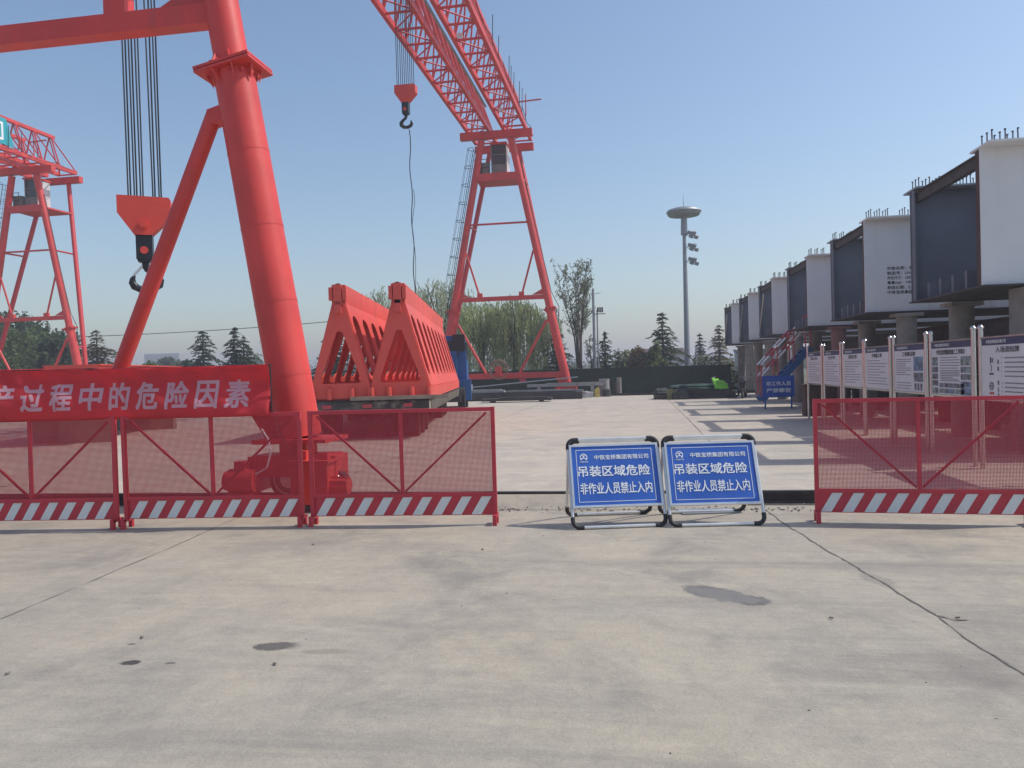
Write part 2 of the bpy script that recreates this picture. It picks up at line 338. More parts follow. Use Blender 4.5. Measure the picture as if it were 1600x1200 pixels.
# ------------------------------------------------------------------ ground
sheet('ground', -3000, -3000, 3000, 3000, -.006, soil_m)
sheet('concrete_apron', -80, -25, 45, 8.98, 0, apron_m)
sheet('concrete_yard', -80, 8.98, 45, 47.8, 0, yard_m)
def ragged(name, pts, wid, mat, z=.004, jit=.5, seed=1, seg=.12):
    rnd = random.Random(seed); P = []
    for a, b in zip(pts[:-1], pts[1:]):
        a, b = V(a), V(b); n = max(2, int((b - a).length / seg))
        P += [a.lerp(b, i / n) for i in range(n)]
    P.append(V(pts[-1])); vs = []; off = 0
    for i, p in enumerate(P):
        d = (P[min(i + 1, len(P) - 1)] - P[max(i - 1, 0)]).normalized(); nrm = V((-d.y, d.x))
        off = off * .8 + rnd.gauss(0, .006 * jit); ww = wid * (1 + jit * rnd.uniform(-.8, .9))
        q = p + nrm * off; vs += [(*(q + nrm * ww / 2), z), (*(q - nrm * ww / 2), z)]
    return MB().add(vs, [(2 * i, 2 * i + 1, 2 * i + 3, 2 * i + 2) for i in range(len(P) - 1)]).build(name, mat, None, kind='structure')
ragged('expansion_joint', [(1.42, 8.7), (1.50, 7.9), (1.66, 6.5), (1.83, 5.2), (1.93, 4.1), (2.05, 2.5), (2.1, 0)], .012, crackm, seed=3, jit=.9, seg=.06)
ragged('expansion_joint', [(1.86, 5.10), (1.93, 5.02), (2.0, 5.03)], .014, crackm, z=.006, seed=5, seg=.03)
ragged('expansion_joint', [(-4.53, 8.7), (-4.5, 7.78), (-4.43, 7.06), (-4.36, 5.9)], .009, crackm, seed=8, jit=.8)
ragged('expansion_joint', [(-4.36, 5.9), (-4.30, 4.6), (-4.2, 2.5)], .007, crackm, seed=9, jit=.9)
ragged('expansion_joint', [(1.5, 10.3), (1.6, 15), (1.7, 24), (1.8, 40)], .02, crackm, seed=11)
ragged('expansion_joint', [(-4.5, 10.3), (-4.4, 20), (-4.2, 47)], .02, crackm, seed=12)
for yy in (16.2, 22.2, 28.2, 34.2): ragged('expansion_joint', [(-30, yy), (1.5, yy), (20, yy)], .018, crackm, seed=int(yy), seg=.6)
# crane rails with a low ramp filling where vehicles cross
def rail(y, x0=-75, x1=30):
    mb = MB().box(((x0 + x1) / 2, y, .012), (x1 - x0, .13, .024)).box(((x0 + x1) / 2, y, .065), (x1 - x0, .03, .082)).box(((x0 + x1) / 2, y, .123), (x1 - x0, .075, .034))
    o = mb.build('crane_rail', brownsteel, None, kind='structure'); return o
rail(9.18); rail(45.0)
sheet('rail_groove', -75, 8.99, 30, 9.37, .002, M('dark_groove', (.06, .055, .05), .8, 0, .4, 4))  # flat dark strip under and beside the near rail
MB().add([(-3.1, 8.72, .003), (1.25, 8.72, .003), (1.25, 9.07, .125), (-3.1, 9.07, .125), (1.25, 9.11, .03), (-3.1, 9.11, .03), (1.25, 8.72, -.003), (-3.1, 8.72, -.003)],
         [(0, 1, 2, 3), (3, 2, 4, 5), (1, 6, 4, 2), (0, 3, 5, 7)]).build('ramp', apron_m, None, kind='structure')
MB().add([(-3.1, 9.86, .003), (1.25, 9.86, .003), (1.25, 9.29, .125), (-3.1, 9.29, .125), (1.25, 9.25, .03), (-3.1, 9.25, .03)], [(0, 1, 2, 3), (3, 2, 4, 5)]).build('ramp', yard_m, None, kind='structure')
g = MB(); rnd = random.Random(4)
for i in range(230):
    x = rnd.uniform(-3.0, 1.9); y = 8.70 + abs(rnd.gauss(0, .13)) * rnd.choice((-1, 1)) * .5; r = rnd.uniform(.005, .015)
    zz = .012 if y < 8.72 else .012 + (y - 8.72) * .34
    g.box((x, y, zz * .7 + .002), (r * 1.6, r * 1.3, r), rnd.uniform(0, 3))
g.build('gravel', gravelm, None, kind='stuff')
g = MB(); rnd = random.Random(14)
for i in range(40):
    r = rnd.uniform(.002, .006); g.box((rnd.uniform(-4.5, 4.5), rnd.uniform(2.2, 7.4), r * .35), (r * 1.7, r * 1.2, r * .7), rnd.uniform(0, 3))
for x, y in ((-3.02, 6.9), (-3.05, 4.35), (-3.45, 3.75), (-3.7, 3.7), (-1.35, 6.75), (-2.0, 4.0), (1.2, 5.0), (1.95, 5.05)):
    g.box((x, y, .01), (.026, .012, .007), rnd.uniform(0, 3))
g.build('debris', M('concrete_crumbs', (.20, .18, .16), .9, 0, .5, 30), None, kind='stuff')

# ------------------------------------------------------------------ gantry cranes
def make_crane(label):
    root = thing('gantry_crane', label, 'gantry crane', (-7.68, 9.18, 0), R(-.36), 'red gantry cranes on the yard rails')
    SP = 35.8
    lx = lambda z: 3.82 - .2 * (z - .65)
    def portal(y, pr, far):
        bz, fz, kz, sz = pr
        lx = (lambda z: 3.82 - .2 * (z - .65)) if far else (lambda z: 3.58 - .157 * (z - .65))
        for s in (-1, 1):
            mb = MB().tube((s * lx(.85), y, .85), (s * lx(fz), y, fz), .272, .252, 24).tube((s * lx(fz), y, fz), (s * lx(15.3), y, 15.3), .214, .205, 24)
            mb.box((s * lx(.80), y, .82), ((.95, .75, .05) if not far else (.62, .6, .05))).beam((s * lx(.85) - s * .3, y, .86), (s * lx(1.5) - s * .5, y, 1.35), .04, .3)
            for zz in (1.62, 2.55, 3.5, 4.45, 7.6, 9.8, 12.2):     # weld seams
                if abs(zz - fz) < .3: continue
                rr_ = (.272 - .02 * (zz - .85) / 4.6) if zz < fz else .211
                mb.tube((s * lx(zz - .012), y, zz - .012), (s * lx(zz + .012), y, zz + .012), rr_ + .0035, rr_ + .0035, 24, False)
            leg = mb.build('leg', red, root, True)
            bt = MB()
            if not far:
                for a in range(12):
                    for sg_ in (-1, 1):
                        p_ = V((s * lx(fz), y, fz)) + V((.30 * cos(a * pi / 6 + .26), .27 * sin(a * pi / 6 + .26), sg_ * .055)); bt.tube(p_ - V((0, 0, .022)), p_ + V((0, 0, .022)), .018, .018, 6)
                bt.build('flange_bolts', red, root, kind='stuff')
            d = V((-s * .2, 0, 1)).normalized(); q = V((0, 0, 1)).rotation_difference(d).to_matrix().to_4x4()
            fl = MB(); fl.m = MX.Translation((s * lx(fz), y, fz)) @ q
            fl.box((0, 0, .022), (.74, .66, .032)).box((0, 0, -.022), (.74, .66, .032))
            for a in range(8):
                an = a * pi / 4 + pi / 8; rr = MX.Rotation(an, 4, 'Z'); old = fl.m.copy(); fl.m = old @ rr
                fl.prism([(.24, .04), (.33, .04), (.24, .18)], -.012, .012).prism([(.28, -.04), (.34, -.04), (.28, -.20)], -.012, .012); fl.m = old
            fl.build('leg_flange', red, root)
            # bogie
            b = thing_part('bogie', root, (s * lx(.65), y - .13, 0))
            MB().box((0, 0, .52), (1.0, .42, .26)).box((0, 0, .72), (.34, .34, .2)).box((-.52, -.02, .42), (.1, .40, .44)).box((.52, -.02, .42), (.1, .4, .44)).build('carriage', red, b)
            for wx, wr in ((-.08, .25), (.47, .19)):
                MB().disc((wx, 0, wr + .10), wr - .02, .09, 'Y', 26).disc((wx, -.12, wr + .10), wr, .04, 'Y', 26).build('wheel', black, b, True)
                MB().ring((wx, -.145, wr + .10), wr * .72, .013, 'Y', 26, 6).disc((wx, -.15, wr + .1), .10, .03, 'Y', 18).build('wheel_rim', alu, b, True)
            MB().prism([(-.36, .40), (.2, .40), (.16, .56), (.02, .62), (-.18, .62), (-.32, .55)], -.19, -.15).build('wheel_guard', tealwheel, b)
            if not far: MB().path([(-.38, -.2, .98), (-.27, -.26, .86), (-.22, -.3, .70), (-.26, -.34, .52), (-.40, -.36, .44)], .012, 6).build('pale_cable', poster, b)
            gb = MB().box((.33, -.32, .34), (.46, .30, .50)).box((.33, -.32, .60), (.52, .34, .03)).box((.2, -.32, .66), (.14, .14, .12)).box((.47, -.32, .65), (.12, .1, .08)); gb.build('gearbox', red, b)
            mo = MB().disc((.66, -.32, .30), .10, .22, 'X', 18)
            for k in range(10): a = k * pi / 5; mo.box((.66, -.32 + .105 * cos(a), .30 + .105 * sin(a)), (.2, .012, .012))
            mo.build('motor', red, b, True)
            mo = MB().disc((-.58, -.30, .36), .15, .34, 'X', 18).box((-.58, -.30, .12), (.3, .26, .2)).box((-.6, -.3, .55), (.14, .14, .1)).disc((-.78, -.30, .36), .12, .06, 'X', 18); mo.build('motor', red, b, True)
        MB().box((0, y, bz), (2 * lx(bz) - .3, .22, .25)).build('lower_beam', red, root)
        MB().box((0, y, sz), (2 * lx(sz) - .3, .36, .34)).build('sill_beam', red, root)
        MB().box((0, y, 13.1), (2 * lx(13.1) - .3, .3, .42)).build('upper_beam', red, root)
        unit_bar('tie_rod', red_bar, root, (-lx(10.35), y, 10.35), (lx(10.35), y, 10.35), .06)
        for s in (-1, 1):
            MB().tube((s * (lx(kz) - .36), y, kz + .05), (s * 1.0, y, sz + .12), .10 if not far else .08, .10 if not far else .08, 14).beam((s * (lx(kz) - .18), y, kz + .03), (s * (lx(kz) - .40), y, kz - .03), .19, .19).build('brace', red, root, True)
            zt = bz + 2.75; MB().tube((s * 1.25, y, bz + .12), (s * (lx(zt) - .2), y, zt), .09 if not far else .06, .09 if not far else .06, 12).box((s * 1.25, y, bz + .24), (.30, .2, .22)).build('brace', red, root, True)
            MB().prism([(s * (lx(bz) - .25), bz + .15), (s * (lx(bz) - .25), bz + .5), (s * (lx(bz) - .9), bz + .15)], y - .02, y + .02).build('gusset', red, root)
    portal(0, (6.22, 5.50, 4.95, 1.48), False); portal(SP, (5.92, 5.2, 4.5, 1.34), True)
    # outer thin legs and upper platform at the far end
    for s in (-1, 1):
        unit_bar('outer_leg', red_bar, root, (s * lx(1.3), SP + .45, 1.2), (s * .88, SP + 2.9, 15.6), .15, 14)
        unit_bar('leg_link', red_bar, root, (s * lx(4.0), SP, 4.0), (s * (lx(4.0) - .03), SP + .86, 4.0), .06)
        unit_bar('leg_link', red_bar, root, (s * lx(10.35), SP, 10.35), (s * (lx(10.35) - .1), SP + 2.0, 10.35), .06)
    pf = MB().add([(-lx(13.1), SP, 13.22), (lx(13.1), SP, 13.22), (1.5, SP + 2.45, 13.22), (-1.5, SP + 2.45, 13.22), (-lx(13.1), SP, 13.12), (lx(13.1), SP, 13.12), (1.5, SP + 2.45, 13.12), (-1.5, SP + 2.45, 13.12)],
                  [(0, 1, 2, 3), (7, 6, 5, 4), (0, 4, 5, 1), (1, 5, 6, 2), (2, 6, 7, 3), (3, 7, 4, 0)]); pf.build('platform', red, root)
    for yy, hw in ((0, 2.15), (SP, 2.15), (SP + 2.9, 1.85)): MB().box((0, yy, 15.58), (2 * hw, .38, .42)).build('saddle_beam', red, root)
    # operator cab, cabinet, guard rail
    c = thing_part('operator_cab', root, (.05, SP + 1.0, 13.25))
    MB().box((0, 0, .12), (.95, 1.2, .22)).box((0, 0, 1.95), (1.02, 1.3, .12)).build('cab_base', red, c)
    MB().box((-.0, .05, 1.05), (.88, 1.05, 1.66)).build('cab_glass', glass, c)
    MB().box((.455, .05, 1.0), (.03, 1.1, 1.7)).build('side_panel', cabwhite, c)
    fr = MB()
    for x in (-.45, .43): fr.box((x, -.5, 1.05), (.05, .06, 1.7))
    for z in (.7, 1.3): fr.box((0, -.5, z), (.88, .05, .05))
    fr.build('cab_frame', cabgrey, c); MB().box((0, -.49, .45), (.82, .04, .44)).build('lower_panel', cabgrey, c)
    MB().box((-.85, SP + .5, 13.62), (.62, .4, .8)).box((-.85, SP + .5, 14.04), (.68, .46, .05)).build('electrical_cabinet', cabgrey, root)
    for z in (.5, 1.0): unit_bar('guard_rail', black, root, (-1.4, SP + .1, 13.22 + z), (-.5, SP + .1, 13.22 + z), .02)
    for x in (-1.35, -.95, -.55): unit_bar('guard_rail', black, root, (x, SP + .1, 13.2), (x, SP + .1, 14.22), .02)
    # two triangular lattice girders
    BAY, N, Y0 = 1.5, 27, -2.1
    for s in (-1, 1):
        xi, xo, xt = s * .45, s * 1.73, s * 1.09; zb, zt = 15.95, 18.05; y1 = Y0 + BAY * N
        for x in (xi, xo): MB().box((x, (Y0 + y1) / 2, zb), (.17, y1 - Y0, .26)).build('bottom_chord', red, root)
        MB().box((xt, (Y0 + y1) / 2 - .5, zt), (.24, y1 - Y0 - 1.4, .20)).build('top_chord', red, root)
        for i in range(N + 1):
            y = Y0 + i * BAY
            unit_bar('cross_bar', red_bar, root, (xi, y, zb - .06), (xo, y, zb - .06), .055, 6)
            if i == N: break
            a, b = (xi, xo) if i % 2 else (xo, xi)
            unit_bar('floor_brace', red_bar, root, (a, y, zb - .04), (b, y + BAY, zb - .04), .035, 6)
            ym = y + BAY * .5
            for x in (xi, xo):
                unit_bar('web_bar', red_bar, root, (x, y, zb + .08), (xt + (x - xt) * .12, y, zt - .06), .048, 6)
                unit_bar('web_bar', red_bar, root, (x, y + BAY, zb + .08), (xt + (x - xt) * .12, y, zt - .06), .04, 6)
    for i in range(7):   # flood lights, cable duct, festoon
        pass
    unit_bar('cable_duct', galv, root, (.22, 12, 15.78), (.22, 31.5, 15.78), .055, 10)
    for x, y in ((.85, 22.6), (.95, 32.0)):
        MB().box((x, y, 15.72), (.24, .14, .14)).box((x, y, 15.82), (.06, .06, .12)).build('flood_light', stripew, root)
    pts = []
    for i in range(60):
        y = 14 + i * .4; ph = (i % 8) / 8; pts.append((1.98, y, 16.15 - .28 * 4 * ph * (1 - ph)))
    MB().path(pts, .016, 5).build('festoon_cable', black, root)
    for y in (24.5, 26.0, 29.0, 29.6, 30.5, 32.5, 33.5, 34.8): unit_bar('guard_rail', rope, root, (1.9, y, 16.0), (1.95, y, 17.1 + .25 * sin(y * 7)), .018)
    MB().beam((1.6, 34.4, 16.9), (2.9, 34.4, 16.95), .08, .06).beam((2.0, 34.4, 16.1), (2.0, 34.4, 17.3), .05, .05).build('bracket', red, root)
    # ladder with cage on the left far leg
    lad = MB(); sx = -1
    P = lambda z, dx=0., dy=0.: (-(lx(z) + .32) + dx, SP - .1 + dy, z)
    for dx in (-.02, .0): pass
    lad.tube(P(5, 0, -.2), P(14.8, 0, -.2), .02, .02, 6).tube(P(5, 0, .2), P(14.8, 0, .2), .02, .02, 6)
    for k in range(32): lad.tube(P(5.1 + k * .3, 0, -.2), P(5.1 + k * .3, 0, .2), .012, .012, 5)
    lad.build('ladder', rope, root)
    cg = MB()
    for k in range(9):
        z = 6.4 + k * 1.05; x, y, _ = P(z); cg.ring((x - .05, y, z), .36, .018, 'Z', 12, 5, R(80), R(280))
    for dy in (-.3, 0, .3): cg.tube(P(6.4, -.05 - math.sqrt(max(.001, .36**2 - dy**2)), dy), P(14.8, -.05 - math.sqrt(max(.001, .36**2 - dy**2)), dy), .012, .012, 5)
    cg.build('ladder_cage', rope, root)
    # cable reel on the far sill
    rl = thing_part('cable_reel', root, (-.2, SP - .32, 1.72))
    MB().ring((0, 0, 0), .57, .028, 'Y', 32, 6).ring((0, 0, 0), .46, .02, 'Y', 28, 6).build('reel_rim', M('reel_wire', (.35, .22, .18), .6), rl, True)
    sp = MB()
    for k in range(10): a = k * pi / 5; sp.beam((.1 * cos(a), 0, .1 * sin(a)), (.55 * cos(a), 0, .55 * sin(a)), .02, .02, (0, 1, 0))
    sp.build('reel_spoke', red_bar, rl); MB().disc((0, -.05, 0), .2, .3, 'Y', 18).box((.02, 0, -.25), (.3, .26, .3)).build('reel_hub', red, rl, True)
    MB().box((1.2, SP - .2, 1.02), (.38, .06, .26)).build('number_plate', redprint, root)
    # leg cable clipped to the right far leg
    MB().path([(lx(14) + .27, SP, 14), (lx(9) + .28, SP - .03, 9), (lx(6.2) + .30, SP, 6.2), (lx(5.3) + .55, SP, 5.3), (lx(4.5) + .34, SP, 4.4)], .022, 5).build('cable', black, root)
    # trolley carrying the hoists, on top of the inner chords
    MB().box((0, 2.1, 16.35), (1.5, 1.9, .26)).box((0, 2.1, 16.8), (1.0, 1.5, .6)).build('trolley', red, root)
    MB().box((0, 17.3, 16.35), (1.5, 1.9, .26)).box((0, 17.3, 16.8), (1.0, 1.5, .6)).build('trolley', red, root)
    return root
def thing_part(name, parent, loc):
    o = bpy.data.objects.new(name, None); COL.objects.link(o); o.parent = parent; o.location = loc; o.empty_display_size = .1; return o
crane = make_crane('red lattice gantry crane whose thick tubular leg stands right behind the mesh barriers')
crane2 = dup(crane, 'second red gantry crane at far left with a teal panel on its girder', (-39.0, 9.18, 0), R(-.42))
pp = MB().prism([(-3.1, 16.15), (0, 16.15), (-.55, 17.75), (-3.1, 17.75)], 0, .04)
pn = thing_part('sign_panel', crane2, (1.84, 33.0, 0)); pn.rotation_euler = (0, 0, R(90))
pp.build('panel_face', teal, pn)
lettering('司', white_print, pn, lambda x, y: (-1.32 + x, -.01, 16.92 + y), 1.05, 1.1, .02)

# ------------------------------------------------------------------ hook blocks with ropes
def hook_curve():
    pts = [(.0, .36), (.0, .24), (.03, .16), (.12, .06), (.17, -.06), (.15, -.18), (.06, -.27), (-.05, -.28), (-.14, -.22), (-.18, -.12), (-.175, -.03), (-.15, .04)]
    rs = [.05, .05, .055, .06, .068, .075, .08, .078, .068, .05, .035, .018]
    return [(x, 0, z) for x, z in pts], rs
def make_hook(label, loc, top, ropes, flip=1, latch=True, wd=.78, rz=0.):
    t = thing('hook_block', label, 'crane hook', loc, rz, 'hook blocks hanging from the front crane')
    h = wd / 2
    poly = [(-h, .62), (h * .93, .60), (h, .56), (h, .30), (h * .22, 0), (-h * .40, .0), (-h, .34)]
    mb = MB().prism(poly, -.13, -.11).prism(poly, .11, .13).prism([(-h, .60), (-h + .015, .60), (-h + .015, .34), (-h, .34)], -.11, .11)
    mb.prism([(h - .02, .56), (h, .56), (h, .30), (h - .02, .30)], -.11, .11).prism([(h * .22, 0), (h, .30), (h - .02, .32), (h * .2, .02)], -.11, .11).prism([(-h * .4, 0), (-h, .34), (-h + .02, .35), (-h * .38, .02)], -.11, .11)
    mb.build('sheave_housing', orange, t)
    MB().disc((-.02, -.145, .16), .075, .05, 'Y', 20).disc((-.02, -.17, .16), .05, .04, 'Y', 16).build('axle_pin', orange, t, True)
    for k in range(4): MB().disc((0, -.075 + k * .05, .36), .22, .03, 'Y', 24).build('sheave', hookm, t, True)
    MB().box((-.02, 0, -.18), (.24, .2, .40)).box((-.02, 0, -.395), (.20, .18, .05)).build('hook_shank', hookm, t)
    MB().disc((-.02, -.105, -.24), .06, .03, 'Y', 18).build('pin_cap', orange, t, True)
    pts, rs = hook_curve(); hm = MB(); hm.m = MX.Translation((-.02, 0, -.66)) @ MX.Diagonal((flip * 1.12, .9, .72, 1)); hm.path(pts, rs, 10); hm.build('hook', hookm, t, True)
    if latch: MB().beam((-.02 - flip * .04, 0, -.47), (-.02 - flip * .19, 0, -.64), .05, .03).build('safety_latch', alu, t)
    for x, dx in ropes: unit_bar('wire_rope', rope, t, (x, 0, .45), (x + dx, 0, top - loc[2]), .0125, 6)
    return t
make_hook('large orange-red hook block with black hook, partly behind the leaning red brace', (-7.6, 11.31, 3.93), 15.9,
          [(-.235, -.03), (-.20, .0), (-.145, -.03), (-.11, 0), (-.055, -.02), (-.02, .01), (.125, -.1), (.155, .0), (.215, -.05), (.245, .0)], flip=1, rz=R(27))
make_hook('smaller looking far hook block hanging high beside the lattice girder', (-7.58, 26.5, 11.2), 16.2,
          [(-.32, 0), (-.26, 0), (-.18, 0), (-.11, 0), (-.04, 0), (.03, 0), (.10, 0), (.17, 0), (.24, 0), (.31, 0)], flip=-1, latch=False, wd=.78, rz=R(-4))
pts = [(-7.5 + .03 * sin(i * .9) + .02 * i / 20, 26.5, 10.25 - i * .26) for i in range(38)]
tag(MB().path(pts, .018, 5).build('cord', rope), 'thin dark cord dangling from the far crane hook', 'cord')
pts = [(p[0] + .05 * sin(i * .7 + 1) + .03, p[1] + .03, p[2] - .02) for i, p in enumerate(pts)]
tag(MB().path(pts[8:], .010, 5).build('cord', rope), 'second thinner cord twisting round the hanging one', 'cord')

# ------------------------------------------------------------------ mesh barriers
def make_barrier(label, W):
    t = thing('safety_barrier', label, 'barrier', (0, 0, 0), 0, 'red mesh barriers across the yard entrance')
    H, T = 1.235, .042
    z0, zk, zm = .10, .305, .335
    for x in (T / 2, W - T / 2): MB().box((x, 0, (z0 + H) / 2), (T, .042, H - z0)).build('post', red_barrier, t)
    MB().box((W / 2, 0, H - .022), (W - 2 * T, .038, .040)).build('top_rail', red_barrier, t)
    MB().box((W / 2, 0, zk + .015), (W - 2 * T, .036, .035)).build('middle_rail', red_barrier, t)
    MB().box((W / 2, .004, (z0 + zk) / 2 - .002), (W - 2 * T, .006, zk - z0)).build('kick_plate', red_barrier, t)
    MB().box((W / 2, .012, (zm + H - .042) / 2), (.036, .03, H - .042 - zm)).build('centre_post', red_barrier, t)
    for a, b in ((T + .05, W / 2 - .03), (W - T - .05, W / 2 + .03)):
        MB().beam((a, .014, H - .06), (b, .014, zm + .02), .022, .022, (0, 1, 0)).build('diagonal', red_barrier, t)
    p = .0128; mb = MB(); r = .0025
    n = int((W - 2 * T) / p)
    for i in range(1, n): mb.box((T + i * (W - 2 * T) / n, 0, (zm + H - .042) / 2), (2 * r, .0022, H - .042 - zm))
    m = int((H - .042 - zm) / p)
    for i in range(1, m): mb.box((W / 2, .0026, zm + i * (H - .042 - zm) / m), (W - 2 * T, .0022, 2 * r))
    mb.build('wire_mesh', red_mesh, t, kind='stuff')
    k = 9; pitch = (W - .12) / k; hh = zk - z0 - .016
    st = None
    for i in range(k):
        if st is None: st = MB().prism([(0, 0), (.105, 0), (.105 + .115, hh), (.115, hh)], -.0025, 0).build('white_stripe', stripew, t)
        else: st = st.copy(); COL.objects.link(st)
        st.location = (.055 + i * pitch, -.0005, z0 + .006)
    for x in (T / 2, W - T / 2):
        MB().box((x, -.075, .055), (.042, .042, .11)).box((x, .075, .055), (.042, .042, .11)).box((x, 0, .092), (.042, .19, .03)).build('foot', red_barrier, t)
    return t
bar = make_barrier('red mesh barrier in the middle left, below the right half of the banner', 2.02)
def place(b, x0, y0, x1, y1): b.location = (x0, y0, 0); b.rotation_euler = (0, 0, math.atan2(y1 - y0, x1 - x0))
place(bar, -5.52, 7.665, -3.5, 7.80)
b2 = dup(bar, 'red mesh barrier at the far left edge, below the start of the banner', (0, 0, 0)); place(b2, -7.60, 7.50, -5.58, 7.64)
b3 = dup(bar, 'red mesh barrier directly left of the entrance gap, in front of crane drive', (0, 0, 0)); place(b3, -3.43, 7.82, -1.38, 7.915)
b4 = dup(bar, 'red mesh barrier right of the entrance gap, in front of the notice boards', (0, 0, 0)); place(b4, 1.80, 8.05, 3.72, 7.89); b4.scale = (.955, 1, 1)

for o, tx, tz in ((bar, .010, 0), (b2, -.008, .0), (b3, .014, 0), (b4, -.018, 0)): o.rotation_euler.x = tx

# ------------------------------------------------------------------ banner
def fold(x, z): return .018 * sin(x * 3.1 + z * 5) + .012 * sin(x * 7.3 + 1 + z * 3) + .034 * sin((z - 1.2) * 10 + x * .5) + .008 * sin(x * 17 + z * 11) * (1 - .2 * sin(x * 2))
BX0, BX1 = -8.1, -3.83
BZ = lambda x, v: (1.20 + (x - BX0) * -.0005) * (1 - v) + v * (1.785 - .012 * (x + 7.05) - .012 * sin((x + 7) * 1.1))
BY = lambda x: 7.68 + (x + 5.5) * .062 - .05
vs = []; nx, nz = 110, 16
for j in range(nz + 1):
    for i in range(nx + 1):
        x = BX0 + (BX1 - BX0) * i / nx; z = BZ(x, j / nz); vs.append((x, BY(x) + fold(x, z), z))
fs = [(j * (nx + 1) + i, j * (nx + 1) + i + 1, (j + 1) * (nx + 1) + i + 1, (j + 1) * (nx + 1) + i) for j in range(nz) for i in range(nx)]
ban = thing('banner', 'long red cloth banner with white characters hung above the left barriers', 'banner', (0, 0, 0))
bo = MB().add(vs, fs).build('cloth', banner_m, ban, True)
sol = bo.modifiers.new('t', 'SOLIDIFY'); sol.thickness = .002
cx = {'素': -4.19, '因': -4.60, '险': -5.02, '危': -5.44, '的': -5.86, '中': -6.27, '程': -6.67, '过': -7.07, '产': -7.47, '生': -7.87}
for ch, x in cx.items():
    x0 = -4.045 - (list(cx).index(ch)) * .333 - .135
    lettering(ch, banner_t, ban, lambda px, pz, x0=x0: (x0 + px, BY(x0 + px) + fold(x0 + px, 1.45 + pz) - .005, 1.447 - .004 * (x0 + 5) + pz), .255, .30, .022, fine=.02)
for x, y2 in ((BX1, 7.75), (-8.05, 7.55)):
    MB().tube((x + .012, BY(x) + .03, 1.76), (x + .012, BY(x) + .03, 1.2), .008, .008, 6).path([(x, BY(x) + .02, 1.3), (x + .04, y2 + .1, 1.1), (x + .08, y2 + .12, .92), (x + .13, y2 + .15, .80)], .006, 5).build('tie_cord', rope, ban)
MB().tube((BX0, BY(BX0) + .035, 1.775), (BX1, BY(BX1) + .035, 1.74), .006, .006, 6).build('top_cord', rope, ban)

# ------------------------------------------------------------------ A-frame warning signs
def make_sign(label, W=.935):
    t = thing('warning_sign', label, 'warning sign', (0, 0, 0), 0, 'blue folding warning signs in the gap')
    L = hypot(.35, .845); a = math.atan2(.845, .35)
    def frame(sgn):
        mp = MX((V((1, 0, 0)), V((0, .35 * sgn, .845)).normalized(), V((0, -.845 * sgn, .35)).normalized() * (1 if sgn > 0 else 1))).transposed().to_4x4()
        mp.translation = (0, -.35 * sgn, .02); return mp
    for sgn in (1, -1):
        mp = frame(sgn); Lx = L if sgn > 0 else L - .02; h = W / 2 if sgn > 0 else W / 2 - .012
        fm = MB(); fm.m = mp
        for x in (-h, h): fm.tube((x, .08, 0), (x, Lx - .06, 0), .0165, .0165, 12)
        for s in (.0, Lx): fm.tube((-h + .08, s, 0), (h - .08, s, 0), .0165, .0165, 12)
        fm.build('frame' if sgn > 0 else 'rear_frame', alu, t, True)
        for x in (-1, 1):
            for s, dr in ((0, 1), (Lx, -1)):
                cm = MB(); cm.m = mp; pts = [(x * h, s + dr * .105, 0)]
                for k in range(7): an = k / 6 * pi / 2; pts.append((x * (h - .07 * (1 - cos(an))), s + dr * .07 * (1 - sin(an)), 0))
                pts.append((x * (h - .11), s, 0)); cm.path(pts, .022, 10); cm.build('corner_joint', black, t, True)
    mp = frame(1); s0, s1 = .205, .842; bw = W - .045
    fm = MB(); fm.m = mp
    for s in (s0, s1): fm.box((0, s, .012), (bw + .03, .022, .034))
    for x in (-1, 1): fm.box((x * (bw / 2 + .004), (s0 + s1) / 2, .012), (.022, s1 - s0 - .022, .034))
    fm.build('board_frame', alu, t)
    fm = MB(); fm.m = mp; fm.box((0, (s0 + s1) / 2, .014), (bw - .014, s1 - s0 - .022, .012)); face = fm.build('board', blue_sign, t)
    pl = lambda cx0, cs: (lambda x, y: mp @ V((cx0 + x, cs + y, .0225)))
    cm = MB(); cm.m = mp; cs = (s0 + s1) / 2; hw, hh = bw / 2 - .055, (s1 - s0) / 2 - .047
    for s in (-1, 1): cm.box((0, cs + s * hh, .021), (2 * hw, .005, .003)).box((s * hw, cs, .021), (.005, 2 * hh, .003))
    cm.build('border_line', white_print, face)
    lettering('中铁宝桥集团有限公司', white_print, face, pl(.075, cs + .19), .56, .052, .018)
    lettering('吊装区域危险', white_print, face, pl(-.012, cs + .045), .74, .115, .018)
    lettering('非作业人员禁止入内', white_print, face, pl(-.005, cs - .135), .735, .12, .014)
    em = MB(); em.m = mp @ MX.Translation((-.315, cs + .195, .0225)) @ MX.Diagonal((1, 1, .25, 1))
    em.ring((0, 0, 0), .034, .0045, 'Z', 28, 5, R(-60), R(240)).box((0, .016, 0), (.036, .008, .004)).box((0, .004, 0), (.011, .018, .004)).box((0, -.010, 0), (.044, .008, .004))
    em.beam((-.02, -.012, 0), (-.034, -.028, 0), .008, .004).beam((.02, -.012, 0), (.034, -.028, 0), .008, .004); em.build('emblem', white_print, face)
    lettering('中国中铁', white_print, face, pl(-.315, cs + .145), .085, .017, .01)
    return t
sg = make_sign('blue folding warning sign on the left of the pair, closest to the gap')
sg.location = (-.205, 8.06, 0); sg.rotation_euler = (0, 0, R(11))
sg2 = dup(sg, 'blue folding warning sign on the right of the pair, beside right barrier', (.775, 8.17, 0), R(8))
bl = MB().box((0, 0, .008), (.62, .30, .010)); bl = bl.build('reflection_board', galv)  # flat grey board added to stand in for reflections on the ground
bl.location = (.80, 8.62, .001); bl.rotation_euler = (0, 0, R(10)); tag(bl, 'pale flat board standing in for reflections under the right blue sign', 'board')

